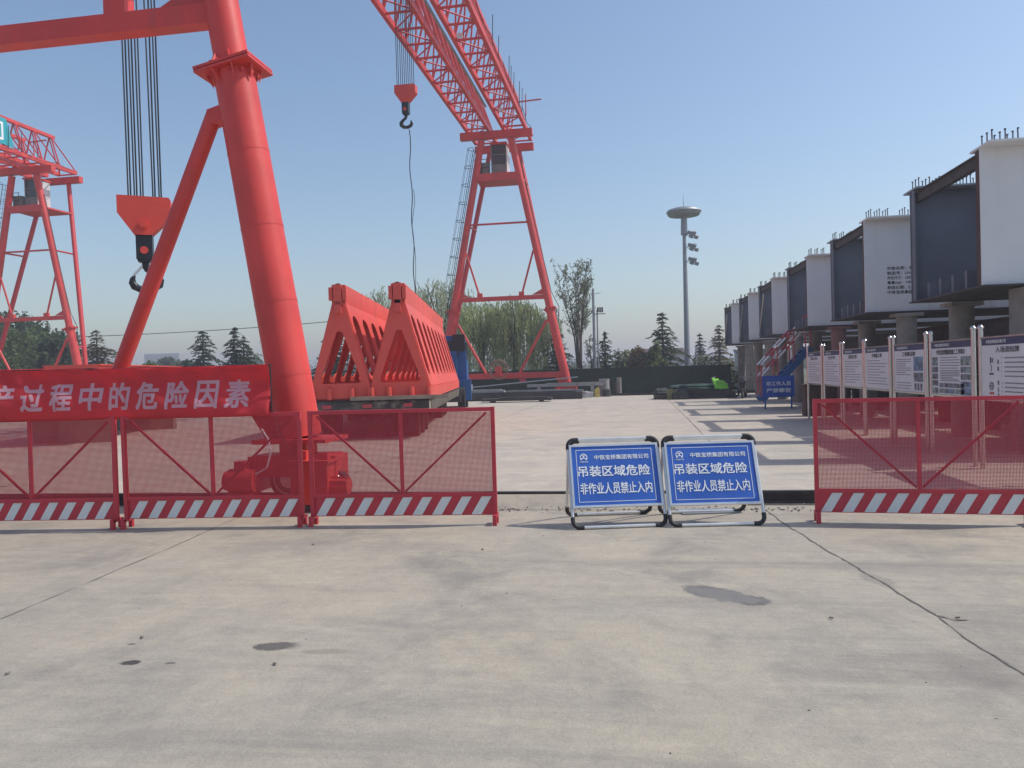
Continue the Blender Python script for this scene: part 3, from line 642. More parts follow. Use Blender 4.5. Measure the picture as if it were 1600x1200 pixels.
# ------------------------------------------------------------------ flatbed trailer with red triangular frames
AX = math.atan2(2.2, 12.9)
tr = thing('flatbed_trailer', 'long dark flatbed trailer carrying the red triangular frames', 'trailer', (-6.93, 18.15, 0), AX)
TW, TL = 4.05, 13.4
MB().box((0, TL / 2, .955), (TW, TL, .07)).build('deck', trailerm, tr)
MB().box((0, -.03, .84), (TW, .06, .20)).build('rear_beam', trailerm, tr)
for s in (-1, 1): MB().box((s * (TW / 2 - .05), TL / 2, .80), (.10, TL, .24)).build('side_beam', sidem, tr)
k = 0
for i in range(26):
    unit_box('side_bracket', sidem, tr, (TW / 2 + .03, .4 + i * .5, .80), (.05, .07, .26))
for i in range(6):
    for s in (-1.55, -.95, .95, 1.55):
        MB().disc((0, 0, 0), .38, .26, 'X', 22).build('wheel', tyre, tr, True, loc=(s, .9 + i * 1.05 + (4.6 if i > 2 else 0), .38)) if not k else None
for i in range(9): unit_box('cross_member', trailerm, tr, (0, .5 + i * 1.5, .72), (TW - .3, .12, .2))
for x in (-1.5, -.5, .5, 1.5): unit_box('rear_lamp', redprint, tr, (x, -.075, .84), (.22, .03, .09))

def make_tri(label):
    t = thing('triangular_frame', label, 'steel frame', (0, 0, 0), 0, 'red triangular steel frames on the trailer')
    B, H, L = 1.46, 2.42, 12.9; hb = B / 2
    # near and inner diaphragm plates with a rounded triangular window
    def window(x0, x1, zb, zt, topw, r=.09):
        out = [(x0 + r, zb), (x1 - r, zb), (x1 - r * .3, zb + r * .35), (x1 - r * .35, zb + r * 1.4)]
        for k in range(7): a = k / 6 * pi; out.append((topw * cos(a), zt + topw * sin(a)))
        return out + [(x0 + r * .35, zb + r * 1.4), (x0 + r * .3, zb + r * .35)]
    outer = [(-hb, .0), (hb, 0), (hb, .30), (.14, H), (-.14, H), (-hb, .30)]
    for i in range(10):
        y = .0 + i * (L - .05) / 9; mb = MB()
        mb.holed(outer, [window(-hb + .21, hb - .21, .42, 1.62, .10) if i in (0, 9) else window(-hb + .10, hb - .10, .44, 1.84, .115)], lambda u, v, w, y=y: (u, y + w, v), .045); mb.build('diaphragm', red_frame, t)
    # sloping side plates with long slots between the diaphragms
    nvec = (H - .30, hb - .14); sl_len = hypot(H - .30, hb - .14)
    for s in (-1, 1):
        holes = []
        for i in range(9):
            ya = .05 + i * (L - .05) / 9 + .34; yb = ya + .62; m = (ya + yb) / 2; q = (yb - ya) / 2 * 1.32
            pts = []
            for k in range(7): a = pi + k / 6 * pi; pts.append((m + q * cos(a), .52 + q * .6 * sin(a)))
            for k in range(7): a = k / 6 * pi; pts.append((m + q * cos(a), 1.66 + q * .6 * sin(a)))
            holes.append(pts)
        ux, uz = -s * (hb - .14) / sl_len, (H - .30) / sl_len; nx_, nz_ = s * uz, (hb - .14) / sl_len
        mb = MB().holed([(.045, 0), (L, 0), (L, sl_len), (.045, sl_len)], holes, lambda u, v, w, s=s: (s * hb + ux * v + nx_ * w, u, .30 + uz * v + nz_ * w), .025)
        mb.build('side_plate', red_frame, t)
        MB().box((s * (hb + .015), L / 2, .15), (.05, L, .298)).build('sill_plate', red_frame, t)
        for y in (-.06, L + .02):
            for x in (hb - .02, .28):
                if x > .5 or True: MB().tube((s * x, y, .02), (s * x, y, .30), .065, .065, 14).build('lug', red_frame, t, True)
    MB().box((0, L / 2, .02), (B - .1, L, .04)).build('floor_plate', red_frame, t)
    # ridge beam: deep box leaning over the apex, notched near end
    MB().box((.0, L / 2 + .05, H + .21), (.34, L, .48)).build('ridge_beam', red_frame, t)
    MB().box((0, -.05, H + .20), (.20, .12, .50)).box((-.17, -.02, H + .22), (.09, .16, .32)).box((.17, -.02, H + .22), (.09, .16, .32)).box((0, -.06, H - .12), (.16, .10, .3)).build('ridge_end', red_frame, t)
    MB().box((0, .02, H + .43), (.09, .1, .10)).build('lifting_stub', hookm, t)
    return t
tri = make_tri('red triangular steel frame on the trailer, nearest the blue truck side, right one')
tri2 = dup(tri, 'red triangular steel frame on the trailer, left one beside thick crane leg', (0, 0, 0))
dv = V((-sin(AX), cos(AX), 0)); 
for o, x, y in ((tri, -5.64, 18.42), (tri2, -7.10, 18.20)): o.location = (x, y, .995); o.rotation_euler = (0, 0, AX)
wd = MB().box((0, 0, .045), (2.4, .10, .09)).build('timber_packing', plank); wd.location = (-5.6, 18.42 - .22, .99); wd.rotation_euler = (0, 0, AX); tag(wd, 'timber packing strip at the trailer edge before the right frame', 'timber')

# blue truck behind the trailer
tk = thing('truck', 'blue truck cab just behind the far end of the red frames', 'truck', (-8.35, 33.2, 0), AX)
MB().prism([(-1.2, .55), (1.2, .55), (1.2, 2.2), (1.08, 3.25), (-1.08, 3.25), (-1.2, 2.2)], 0, 2.0).build('cab', bluepaint, tk)
MB().box((0, -.02, 2.65), (1.7, .04, .75)).build('rear_window', glass, tk)
MB().box((1.17, 1.0, 2.55), (.1, 1.0, .8)).build('side_window', glass, tk)
MB().box((.9, -.35, 2.9), (.55, .3, .75)).build('exhaust_stack', black, tk)
MB().box((.55, -.35, 1.6), (.5, .35, 1.9)).box((1.15, -.5, .85), (.5, .5, .9)).build('air_tank', bluepaint, tk)
MB().box((0, .5, .5), (2.0, 5.0, .25)).build('chassis', trailerm, tk)
for x in (-1.0, 1.0):
    for y in (-1.1, 1.6): MB().disc((x, y, .5), .5, .3, 'X', 22).build('wheel', tyre, tk, True)
MB().box((1.35, -.62, .95), (.25, .05, .25)).build('white_plate', cabwhite, tk)

# red box girders lying behind the banner
for x, y, W_, h, lab in ((-14.35, 18.0, 1.35, 2.09, 'taller red steel box beam lying behind the banner, right of the two'), (-15.62, 18.2, .85, 2.02, 'lower red steel box beam lying behind the banner, left of the two')):
    t = thing('steel_box_beam', lab, 'steel beam', (x, y, 0), R(14), 'red box beams behind the banner')
    MB().box((0, 3.2, h - .43), (W_, 6.4, .82)).box((0, 3.2, h - .01), (W_ + .1, 6.4, .03)).box((0, 3.2, h - .85), (W_ + .1, 6.4, .03)).build('body', red_frame, t); MB().box((0, -.006, h - .43), (W_ - .2, .012, .66)).build('painted_hollow_end', hookm, t)  # dark plate on a solid end, painting the shade of a hollow
    for yy in (.8, 5.6): MB().box((0, yy, (h - .865) / 2), (W_, .3, h - .865)).build('support', plank, t)

# ------------------------------------------------------------------ steel tub girders on columns
GY = [13.8, 20.17, 26.4, 32.7, 39.0, 45.3]
def make_girder(label):
    t = thing('tub_girder', label, 'steel girder', (0, 0, 0), 0, 'steel tub girders stored in a row')
    L, ZB, ZT, Wd = 11., 2.80, 5.06, 3.2
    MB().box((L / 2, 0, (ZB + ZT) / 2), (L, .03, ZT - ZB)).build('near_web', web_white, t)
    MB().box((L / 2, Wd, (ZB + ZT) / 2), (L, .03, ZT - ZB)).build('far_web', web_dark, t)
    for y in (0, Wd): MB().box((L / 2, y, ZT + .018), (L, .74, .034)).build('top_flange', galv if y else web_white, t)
    MB().box((L / 2, Wd / 2, ZB - .016), (L + .04, Wd + .2, .03)).build('bottom_plate', brownsteel, t)
    for i in range(5):
        y = .42 + i * .58; MB().box((L / 2 + .06, y, ZB + .17), (L - .2, .10, .34 + .03 * (i % 2))).build('rib', web_dark, t)
    for x in (.03, 3.6, 7.2):
        for y, m_, d_ in ((.11, rust, .18), (Wd - .11, web_dark, .18)): MB().box((x, y, (ZB + ZT) / 2), (.03, d_, ZT - ZB - .02)).build('web_stiffener', m_, t)
    for x in (.12, 4.0, 8.0): MB().beam((x, .06, ZT - .16), (x, Wd - .06, ZT - .16), .10, .18).beam((x, .06, ZT - .06), (x, Wd - .06, ZT - .06), .18, .025).build('top_brace', brownsteel, t)
    st = MB(); rn = random.Random(3)
    for y in (0, Wd):
        for i in range(56):
            if i % 4 == 3: continue
            for dy in (-.18, 0., .18):
                x = .12 + i * .195; h = .20
                st.tube((x, y + dy, ZT + .03), (x + rn.uniform(-.006, .006), y + dy, ZT + .03 + h), .011, .011, 5).tube((x, y + dy, ZT + .03 + h), (x, y + dy, ZT + .05 + h), .019, .019, 6)
    st.build('shear_studs', brownsteel, t, kind='stuff')
    return t
gl = ['nearest steel tub girder, its white web cut off by right picture edge', 'second nearest steel tub girder, white web carrying black lettering', 'third steel tub girder in the row, behind lettered white web',
      'fourth steel tub girder, above the red and white stair rails', 'fifth steel tub girder, second from the far end of the row', 'last and smallest looking steel tub girder beside the green fence']
g0 = make_girder(gl[0]); girders = [g0]
for i in range(1, 6): girders.append(dup(g0, gl[i], (0, 0, 0)))
for i, o in enumerate(girders): o.location = (5.8, GY[i], 0)
lines = [('中铁名称：超限温度', .92), ('制造号：LHAT  11', .80), ('外形尺寸：12000×3200×2300', 1.02), ('重量(kg)：15821', .62), ('制造日期：2.08', .64), ('中铁宝桥集团有限公司', .98)]
for k, (s_, wd_) in enumerate(lines):
    lettering(s_, black_print, girders[1], lambda x, y, k=k, wd_=wd_: (.52 + wd_ / 2 + x, -.018, 3.86 - k * .118 + y + .03 * (x + wd_ / 2) * 0), wd_, .088, .014)
for i in (3, 4, 5):
    unit_bar('leaning_strut', steel, girders[i], (-.05, 1.6, 4.6), (-.05, 2.9, 2.85), .03)
# columns
k = 0
near = ['directly under the nearest girder', 'under the second girder', 'under the third girder', 'under the fourth girder', 'under the fifth girder', 'under the last girder']
for gi, y in enumerate(GY):
    for j, dy in enumerate((0., 3.2)):
        for x in (6.6, 13.5):
            if gi == 0 and j == 0 and x < 7: o = MB().box((0, 0, 1.37), (.75, .75, 2.74)).build('column', conc_pier)
            else:
                m = pinkpier if (gi == 2 and j == 0 and x < 7) else conc_pier
                mb = MB().tube((0, 0, 0), (0, 0, 2.66), .23, .23, 20).box((0, 0, 2.70), (.6, .6, .08)); o = mb.build('column', m, None, True)
            o.location = (x + (.15 if x < 7 else 0), y + dy, 0)
            tag(o, f"{'front' if x < 7 else 'rear'} {'square grey' if gi == 0 and j == 0 and x < 7 else 'red-brown' if (gi == 2 and j == 0 and x < 7) else 'round grey'} concrete column {near[gi]}, below its {'white near' if j == 0 else 'dark far'} web", 'column', 'columns carrying the tub girders')
def ibeam(L, h=.42, b=.3): return MB().box((0, L / 2, 0), (.016, L, h)).box((0, L / 2, h / 2), (b, L, .024)).box((0, L / 2, -h / 2), (b, L, .024))
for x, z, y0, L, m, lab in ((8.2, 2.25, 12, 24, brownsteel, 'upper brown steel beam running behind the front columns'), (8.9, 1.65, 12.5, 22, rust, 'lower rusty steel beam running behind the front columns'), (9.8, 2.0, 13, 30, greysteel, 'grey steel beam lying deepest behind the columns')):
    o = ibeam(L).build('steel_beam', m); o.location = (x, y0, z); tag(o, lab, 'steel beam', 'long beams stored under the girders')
for i in range(9):
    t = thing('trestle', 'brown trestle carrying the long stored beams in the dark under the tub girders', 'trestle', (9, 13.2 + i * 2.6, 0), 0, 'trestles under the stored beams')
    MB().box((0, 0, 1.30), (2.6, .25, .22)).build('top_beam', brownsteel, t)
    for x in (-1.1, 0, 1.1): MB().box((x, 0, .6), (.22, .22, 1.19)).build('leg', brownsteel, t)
rn = random.Random(31)
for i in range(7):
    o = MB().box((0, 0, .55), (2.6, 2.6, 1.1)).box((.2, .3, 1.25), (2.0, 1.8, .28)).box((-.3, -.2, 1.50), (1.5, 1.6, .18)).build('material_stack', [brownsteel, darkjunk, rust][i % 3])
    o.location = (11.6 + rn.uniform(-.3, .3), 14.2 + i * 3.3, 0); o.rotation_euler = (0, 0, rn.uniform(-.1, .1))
    tag(o, ['dark stack of steel parts under the nearest girder', 'dark stack of bundled parts under the gap after first girder', 'rust coloured stack under the second girder', 'brown stack of parts behind the lettered girder', 'dark bundled stack under the third girder', 'rusty stack between third and fourth girders', 'brown stack farthest back under the girders'][i], 'stack', 'stacks of steel parts under the girders')

# ------------------------------------------------------------------ notice boards
def make_board(label, y0, kind, title):
    t = thing('notice_board', label, 'notice board', (5.0, y0, 0), 0, 'notice boards in stainless frames')
    W, z0, z1 = 1.52, 1.03, 1.87                       # local: board runs along +y from 0 to W, faces -x
    for y in (-.045, W + .045):
        p = MB().tube((0, y, 0), (0, y, 2.02), .034, .034, 14).build('post', steel, t, True)
        MB().tube((0, y, 2.02), (0, y, 2.04), .048, .048, 14).tube((0, y, 2.04), (0, y, 2.07), .043, .02, 14).build('cap', steel, p, True)
    MB().box((0, W / 2, z0 - .02), (.05, W, .035)).build('bottom_rail', steel, t); MB().box((0, W / 2, z1 + .012), (.05, W, .024)).build('top_rail', steel, t)
    f = MB().box((0, W / 2, (z0 + z1) / 2), (.022, W - .02, z1 - z0)).build('panel', poster, t)
    pl = lambda cy, cz: (lambda x, y: (-.0135, W - cy - x, cz + y))    # reading direction: far end is left
    MB().box((-.0125, W / 2, z1 - .05), (.003, W - .03, .10)).build('header', navy_print, f)
    lettering('中铁宝桥集团有限公司', white_print, f, lambda x, y: (-.0155, W - .44 - x, z1 - .05 + y), .58, .05, .012)
    lettering(title, black_print, f, pl(W / 2, z1 - .165), min(1.1, .13 * len(title)), .085, .016)
    ln = MB(); rn2 = random.Random(hash(title) % 97 + len(title))
    def lines_(c0, c1, za, zb, n):
        for k in range(n): 
            e = c1 - (c1 - c0) * rn2.choice((0, 0, .02, .1, .35)); z = za - (za - zb) * k / (n - 1)
            ln.box((-.0125, W - (c0 + e) / 2, z), (.002, e - c0, .014))
    def pics(L):
        for (c0, c1, za, zb, m) in L:
            MB().box((-.0127, W - (c0 + c1) / 2, (za + zb) / 2), (.003, c1 - c0, za - zb)).build('printed_picture', m, f)
    if kind == 'text': lines_(.12, W - .12, z1 - .27, z0 + .10, 9)
    if kind == 'table':
        lines_(.12, W - .12, z1 - .27, z0 + .08, 11)
    if kind == 'bridge':
        lines_(.10, W * .58, z1 - .26, z0 + .30, 8); lines_(.10, W * .6, z0 + .15, z0 + .05, 3)
        pics([(W * .66, W - .08, z1 - .22, z1 - .47, photo_c), (W * .66, W - .08, z1 - .50, z1 - .60, photo_a), (W * .68, W - .08, z0 + .24, z0 + .18, photo_a), (W * .68, W * .74, z0 + .15, z0 + .03, photo_a), (W * .77, W * .83, z0 + .15, z0 + .03, photo_a), (W * .86, W * .92, z0 + .15, z0 + .03, photo_a)])
    if kind == 'photos':
        lines_(.36, W - .42, z1 - .25, z1 - .42, 5); lines_(.36, W - .42, z1 - .46, z0 + .22, 7)
        L = [(.03, .26, z1 - .24, z1 - .38, photo_b)] + [(.03, .26, z1 - .40 - k * .11, z1 - .49 - k * .11, photo_a) for k in range(3)] + [(.03, .28, z0 + .10, z0 + .01, photo_b)]
        L += [(W - .38, W - .03, z1 - .24, z1 - .38, photo_b)] + [(W - .38, W - .21, z1 - .40 - k * .11, z1 - .49 - k * .11, photo_a) for k in range(2)] + [(W - .20, W - .03, z1 - .40 - k * .11, z1 - .49 - k * .11, photo_b) for k in range(2)]
        L += [(W - .38, W - .03, z0 + .215, z0 + .13, photo_c), (W - .38, W - .03, z0 + .12, z0 + .01, photo_c)]
        for k in range(5): L += [(.32 + k * .19, .49 + k * .19, z0 + .18, z0 + .11, photo_a), (.32 + k * .19, .49 + k * .19, z0 + .09, z0 + .02, [photo_b, photo_a, photo_c][k % 3])]
        pics(L)
    if kind == 'entry':
        for k in range(5):
            zz = z1 - .28 - k * .062; e = W - .1 - rn2.choice((0, .05, .15)); ln.box((-.0125, W - (.68 + e) / 2, zz), (.002, e - .68, .018)); ln.box((-.0125, W - .60, zz), (.002, .012, .025))
            zz = z1 - .62 - k * .058; e = W - .1 - rn2.choice((0, .1, .25)); ln.box((-.0125, W - (.68 + e) / 2, zz), (.002, e - .68, .018)); ln.box((-.0125, W - .60, zz), (.002, .012, .025))
        ic = MB().ring((-.014, W - .3, z0 + .17), .05, .007, 'X', 20, 4).box((-.013, W - .3, z0 + .17), (.002, .03, .03)).box((-.013, W - .27, z1 - .32), (.002, .014, .12)).ring((-.014, W - .32, z1 - .31), .028, .006, 'X', 14, 4).box((-.013, W - .3, z1 - .42), (.002, .014, .09)).box((-.013, W - .3, z1 - .50), (.002, .12, .025))
        ic.build('pictogram', black_print, f); MB().box((-.013, W - .3, z0 + .07), (.002, .13, .035)).build('red_label', redprint, f)
        for s_, zz in (('必', z1 - .33), ('须', z1 - .43), ('禁', z0 + .22), ('止', z0 + .13), ('令', z0 + .05)): lettering(s_, black_print, f, pl(.50, zz), .05, .06, .012)
    if ln.v: ln.build('text_line', grey_print, f, kind='stuff')
    return t
BY0 = [10.40, 12.25, 14.08, 15.90, 17.62, 19.45, 21.30]
BT = [('入场须知牌', 'entry', 'notice board nearest the camera with pictograms and entry rules'), ('中铁宝桥钢箱梁施工工序简介', 'photos', 'notice board with many small photographs round its text'), ('工程概况牌', 'bridge', 'notice board with one bridge picture at right of its text'),
      ('文明施工牌', 'text', 'notice board of plain text lines just left of bridge picture board'), ('消防保卫牌', 'text', 'text-only notice board third from the far left end'), ('安全生产牌', 'text', 'text-only notice board second from the far left end'), ('管理人员名单', 'table', 'farthest and smallest notice board beside the blue stair sign')]
for y0, (ti, kd, lab) in zip(BY0, BT): make_board(lab, y0, kd, ti)

# ------------------------------------------------------------------ stair with red and white rails, blue notice
st = thing('access_stair', 'blue steel stair with red and white striped handrails leading up to the girders', 'stair', (5.0, 29.2, 0))
A, B = V((-.25, 0, 1.25)), V((1.5, 0, 3.15))
for y in (0, .85):
    for dz in (0, .42):
        for k in range(6):
            MB().tube(A.lerp(B, k / 6) + V((0, y, dz - .1)), A.lerp(B, (k + 1) / 6) + V((0, y, dz - .1)), .035, .035, 10).build('handrail', redprint if k % 2 else white_print, st, True)
    MB().beam(A + V((0, y, -1.0)), B + V((0, y, -1.0)), .05, .22).build('stringer', bluepaint, st)
    for k in range(4): unit_bar('rail_post', redprint, st, A.lerp(B, k / 3) + V((0, y, -1)), A.lerp(B, k / 3) + V((0, y, .3)), .025)
for k in range(10): unit_box('tread', bluepaint, st, A.lerp(B, (k + .5) / 10) + V((0, .42, -.95)), (.26, .8, .03))
bs = thing('notice_sign', 'blue sign with two lines of white characters at foot of stair', 'sign', (4.58, 28.05, 0), R(3))
f = MB().box((.55, 0, .80), (1.10, .03, .76)).build('panel', blue_sign, bs)
for x in (.1, 1.0): MB().box((x, .03, .42), (.05, .04, .84)).build('post', bluepaint, bs)
lettering('非工作人员', white_print, f, lambda x, y: (.56 + x, -.018, .90 + y), .84, .155, .02)
lettering('严禁攀登', white_print, f, lambda x, y: (.56 + x, -.018, .66 + y), .84, .155, .02)
o = MB().box((0, 0, .45), (.9, .5, .9)).box((0, 0, .93), (1.0, .6, .06)).build('red_crate', rust); o.location = (5.6, 24.2, 0); tag(o, 'rust red crate standing behind the farthest notice board', 'crate')

# ------------------------------------------------------------------ green site fence
fe = thing('site_fence', 'long low dark green hoarding closing the far end of the yard', 'fence', (0, 47.5, 0))
xs = -64.
mb0 = None
while xs < 5.3:
    if mb0 is None:
        mb = MB().box((1.24, 0, .81), (2.46, .03, 1.58))
        for k in range(10): mb.box((.12 + k * .25, -.02, .81), (.05, .018, 1.56))
        o = mb.build('panel', green_fence, fe); mb0 = o
    else: o = mb0.copy(); COL.objects.link(o)
    o.location = (xs, 0, 0); unit_box('post', green_fence, fe, (xs, .04, .81), (.06, .06, 1.62)); unit_box('top_rail', green_fence, fe, (xs + 1.25, -.005, 1.61), (2.44, .05, .04)); xs += 2.5

# ------------------------------------------------------------------ materials lying in the yard
rn = random.Random(5)
lab = ['long grey steel plate on top of the left heap', 'brown flat steel lying lowest at the front of the left heap', 'dark beam across the left heap, behind grey plate', 'pale channel at the back of the left heap by the fence', 'short grey plate at the left end of the heap near trailer', 'thin pale pipe lying slantwise over the heap']
spec = [((-5.4, 42.6, .42), (5.6, .5, .10), .02, greysteel), ((-5.8, 39.2, .14), (3.6, 1.0, .12), .03, brownsteel), ((-6.2, 42.0, .20), (7.2, 1.1, .38), .02, brownsteel), ((-3.7, 44.2, .72), (4.4, .35, .16), .02, greysteel), ((-8.4, 42.0, .50), (3.0, .7, .12), .03, greysteel)]
for l_, (p, d, rz, m) in zip(lab, spec):
    mb = MB().box((0, 0, 0), d).box((d[0] * .1, -.05, d[2] / 2 + .03), (d[0] * .7, d[1] * .6, .05))
    for x in (-d[0] * .35, d[0] * .35): mb.box((x, 0, -d[2] / 2 - (p[2] - d[2] / 2) / 2), (.18, d[1] * .9, max(.02, p[2] - d[2] / 2)))
    o = mb.build('steel_section', m); o.location = p; o.rotation_euler = (0, 0, rz); tag(o, l_, 'steel section', 'steel sections stacked near the far rail')
o = MB().tube((-4.5, 0, -.02), (3.5, 0, .55), .03, .03, 8).build('pipe', galv); o.location = (-6.4, 43.0, .62); tag(o, lab[5], 'pipe')
for i, (x, y, r, h, l_) in enumerate(((-1.50, 44.9, .30, .98, 'tall grey steel drum standing before the green fence'), (-.86, 45.2, .13, .70, 'short narrow pipe standing right of the grey drum'), (-.66, 45.6, .14, 1.02, 'tallest narrow pipe standing at the right of the drum'), (-1.35, 44.2, .24, .38, 'low round bucket in front of the tall drum'), (-3.05, 42.4, .22, .26, 'dark low bucket below the crane leg foot'))):
    o = MB().tube((0, 0, 0), (0, 0, h), r, r, 22).ring((0, 0, h), r, .02, 'Z', 22, 6).ring((0, 0, h * .5), r + .004, .015, 'Z', 22, 6).build('drum', [greysteel, brownsteel, conc_pier, darkjunk, darkjunk][i], None, True); o.location = (x, y, 0); tag(o, l_, 'drum')
t = thing('jerry_can', 'yellow plastic can standing left of the grey drum', 'can', (-1.86, 43.4, 0))
MB().box((0, 0, .22), (.26, .2, .40)).prism([(-.13, .42), (.13, .42), (.07, .52), (-.07, .52)], -.1, .1).build('body', yellow, t); MB().tube((.05, 0, .52), (.05, 0, .58), .03, .03, 10).build('cap', yellow, t)
for (x, y, l_, m) in ((-2.5, 43.2, 'white flat-topped box beside the yellow can', cabwhite), (-2.32, 43.6, 'pale tilted box beside the yellow can', poster)):
    o = MB().box((0, 0, .12), (.36, .3, .24)).box((.02, 0, .29), (.44, .34, .05), mat=MX.Rotation(R(14), 4, 'Y')).build('box', m); o.location = (x, y, 0); tag(o, l_, 'box')
# right heap: tarpaulin over timber, dark bundle, vest, electric bikes
def lump(name, mat, c, d, seed, label, cat, n=22):
    rnd2 = random.Random(seed); vs = []; fs = []; m = 12
    for j in range(m + 1):
        ph = j / m * pi / 2
        for i in range(n):
            a = 2 * pi * i / n; k = 1 + rnd2.uniform(-.13, .13)
            e = lambda c_: math.copysign(abs(c_) ** .6, c_)
            vs.append((d[0] / 2 * e(cos(a)) * cos(ph) ** .45 * k, d[1] / 2 * e(sin(a)) * cos(ph) ** .45 * k, d[2] * sin(ph) ** .7 * (1 + rnd2.uniform(-.1, .1))))
    for j in range(m):
        for i in range(n): fs.append((j * n + i, j * n + (i + 1) % n, (j + 1) * n + (i + 1) % n, (j + 1) * n + i))
    o = MB().add(vs, fs).build(name, mat, None, True); o.location = c; return tag(o, label, cat)
lump('tarpaulin', tarpm, (3.25, 39.5, .34), (3.0, 1.3, .34), 3, 'green tarpaulin draped over the low heap before the fence', 'tarpaulin')
lump('bundle', darkjunk, (1.6, 39.3, 0), (.9, 1.0, .50), 8, 'dark bundle at the left end of the tarpaulin heap', 'bundle')
lump('bundle', darkjunk, (2.35, 38.1, .0), (.8, .6, .46), 9, 'dark rounded bundle in front of the green tarpaulin', 'bundle')
o = MB().box((0, 0, .09), (3.9, 1.4, .16)).box((.25, 0, .25), (3.3, 1.2, .14)).box((.35, .1, .39), (2.9, .9, .12)).box((.3, -.62, .33), (.9, .04, .10)).build('timber_pallet', brownsteel); o.location = (3.1, 39.0, 0); tag(o, 'long low brown pallet of timber under the tarpaulin heap', 'pallet')
o = MB().box((0, 0, .2), (.32, .26, .40)).prism([(-.16, .40), (.16, .40), (.10, .52), (-.07, .50)], -.12, .12).build('sack', M('dull_sack', (.20, .20, .08), .8)); o.location = (1.92, 38.1, 0); tag(o, 'dull yellow sack by the left end of tarpaulin heap', 'sack')
def bike(label, x, y, rz, vest=False):
    t = thing('electric_bike', label, 'electric bike', (x, y, 0), rz, 'electric bikes parked near the fence')
    for dx in (-.58, .58):
        MB().ring((dx, 0, .25), .21, .05, 'Y', 20, 8).build('wheel', tyre, t, True); MB().disc((dx, 0, .25), .1, .06, 'Y', 14).build('hub', galv, t, True)
    MB().path([(-.6, 0, .45), (-.3, 0, .42), (.1, 0, .30), (.4, 0, .40), (.5, 0, .8)], .07, 8).box((-.3, 0, .55), (.45, .22, .22)).build('body', darkjunk, t, True)
    MB().box((-.3, 0, .72), (.6, .26, .1)).build('seat', black, t)
    MB().tube((.56, 0, .25), (.44, 0, .98), .03, .025, 8).tube((.44, -.32, 1.0), (.44, .32, 1.0), .02, .02, 8).build('handlebar', galv, t, True)
    for s in (-.28, .28): unit_bar('mirror_stalk', black, t, (.44, s, 1.0), (.40, s * 1.15, 1.25), .012)
    return t
bike('electric bike parked right of green tarpaulin, covered by the lime vest', 4.55, 39.4, R(160))
bike('electric bike standing beside the far columns, right of the lime vest', 5.35, 37.9, R(75))
v_ = []
for j in range(7):
    for i in range(9): v_.append((-.38 + i * .095, -.02 - .09 * j + .02 * sin(i * 1.9 + j), .98 - .02 * (i - 4) ** 2 * .15 - .085 * j - .03 * i + .025 * sin(i * 2.3 + j * 1.7)))
t = thing('vest', 'lime green high-visibility vest spread over the parked bike', 'vest', (4.35, 39.2, .05), R(10))
vo = MB().add(v_, [(j * 9 + i, j * 9 + i + 1, (j + 1) * 9 + i + 1, (j + 1) * 9 + i) for j in range(6) for i in range(8)]).build('cloth', hiviz, t, True); vo.modifiers.new('s', 'SOLIDIFY').thickness = .01
MB().beam((-.36, -.24, .80), (.36, -.26, .62), .07, .006).build('reflective_band', stripew, t)

# ------------------------------------------------------------------ mast, poles, wires, distant building
ms = thing('light_mast', 'tall grey floodlight mast with a round disc top', 'light mast', (4.35, 60, 0))
MB().tube((0, 0, 0), (0, 0, 12.2), .24, .13, 16).tube((0, 0, 11.6), (0, 0, 13.15), .26, .22, 16).build('pole', galv, ms, True)
MB().tube((0, 0, 13.05), (0, 0, 13.32), 1.15, 1.32, 36).tube((0, 0, 13.32), (0, 0, 13.46), 1.32, 1.22, 36).tube((0, 0, 13.46), (0, 0, 13.58), 1.1, .9, 36).build('disc_top', galv, ms, True)
MB().tube((0, 0, 13.5), (0, 0, 14.7), .03, .010, 8).build('lightning_rod', galv, ms)
for z in (11.55, 10.6, 9.55):
    fl = thing_part('floodlight_cluster', ms, (.1, -.1, z)); MB().tube((0, 0, 0), (.85, -.05, -.15), .03, .03, 8).tube((.1, 0, .1), (.75, -.05, .25), .03, .03, 8).build('arm', galv, fl)
    for dx, dz in ((.28, .16), (.60, .10), (.40, -.12), (.75, -.2)): MB().box((dx, -.12, dz), (.30, .16, .26), mat=MX.Rotation(R(25), 4, 'X') @ MX.Rotation(R(20), 4, 'Y')).build('lamp', galv, fl)
up = thing('utility_pole', 'slim grey pole with small lamps before the tall bare poplar', 'utility pole', (-2.32, 52, 0))
MB().tube((0, 0, 0), (0, 0, 7.0), .11, .08, 12).build('pole', galv, up, True); unit_bar('arm', galv, up, (-.1, 0, 6.6), (.5, 0, 6.7), .02)
for dx in (.30, .44, .58): MB().box((dx, -.05, 5.55), (.11, .1, .34)).build('lamp', black, up)
MB().box((.42, 0, 5.28), (.75, .08, .05)).build('lamp_bracket', black, up); unit_bar('second_pole', galv, up, (.22, .3, 0), (.22, .3, 5.6), .05)
for x, y, h, l_ in ((5.0, 60, 2.95, 'thin street lamp with short arm, right of light mast'), (-26.3, 56, 4.0, 'thin lamp post at right end of the banner')):
    t = thing('lamp_post', l_, 'lamp post', (x, y, 0)); MB().tube((0, 0, 0), (0, 0, h), .07, .05, 10).build('pole', galv, t); MB().box((.2, 0, h), (.5, .1, .07)).build('arm', galv, t)
    if x < 0: MB().tube((-.3, 0, 0), (-.3, 0, 2.9), .09, .09, 10).build('post', galv, t)
pw = thing('power_line', 'dark overhead wire with its pole crossing behind the conifers', 'power line', (0, 95, 0))
MB().path([(-110 + i * 2, 0, 8.0 + .0007 * (i * 2 - 40) ** 2) for i in range(38)], .05, 5).build('wire', rope, pw)
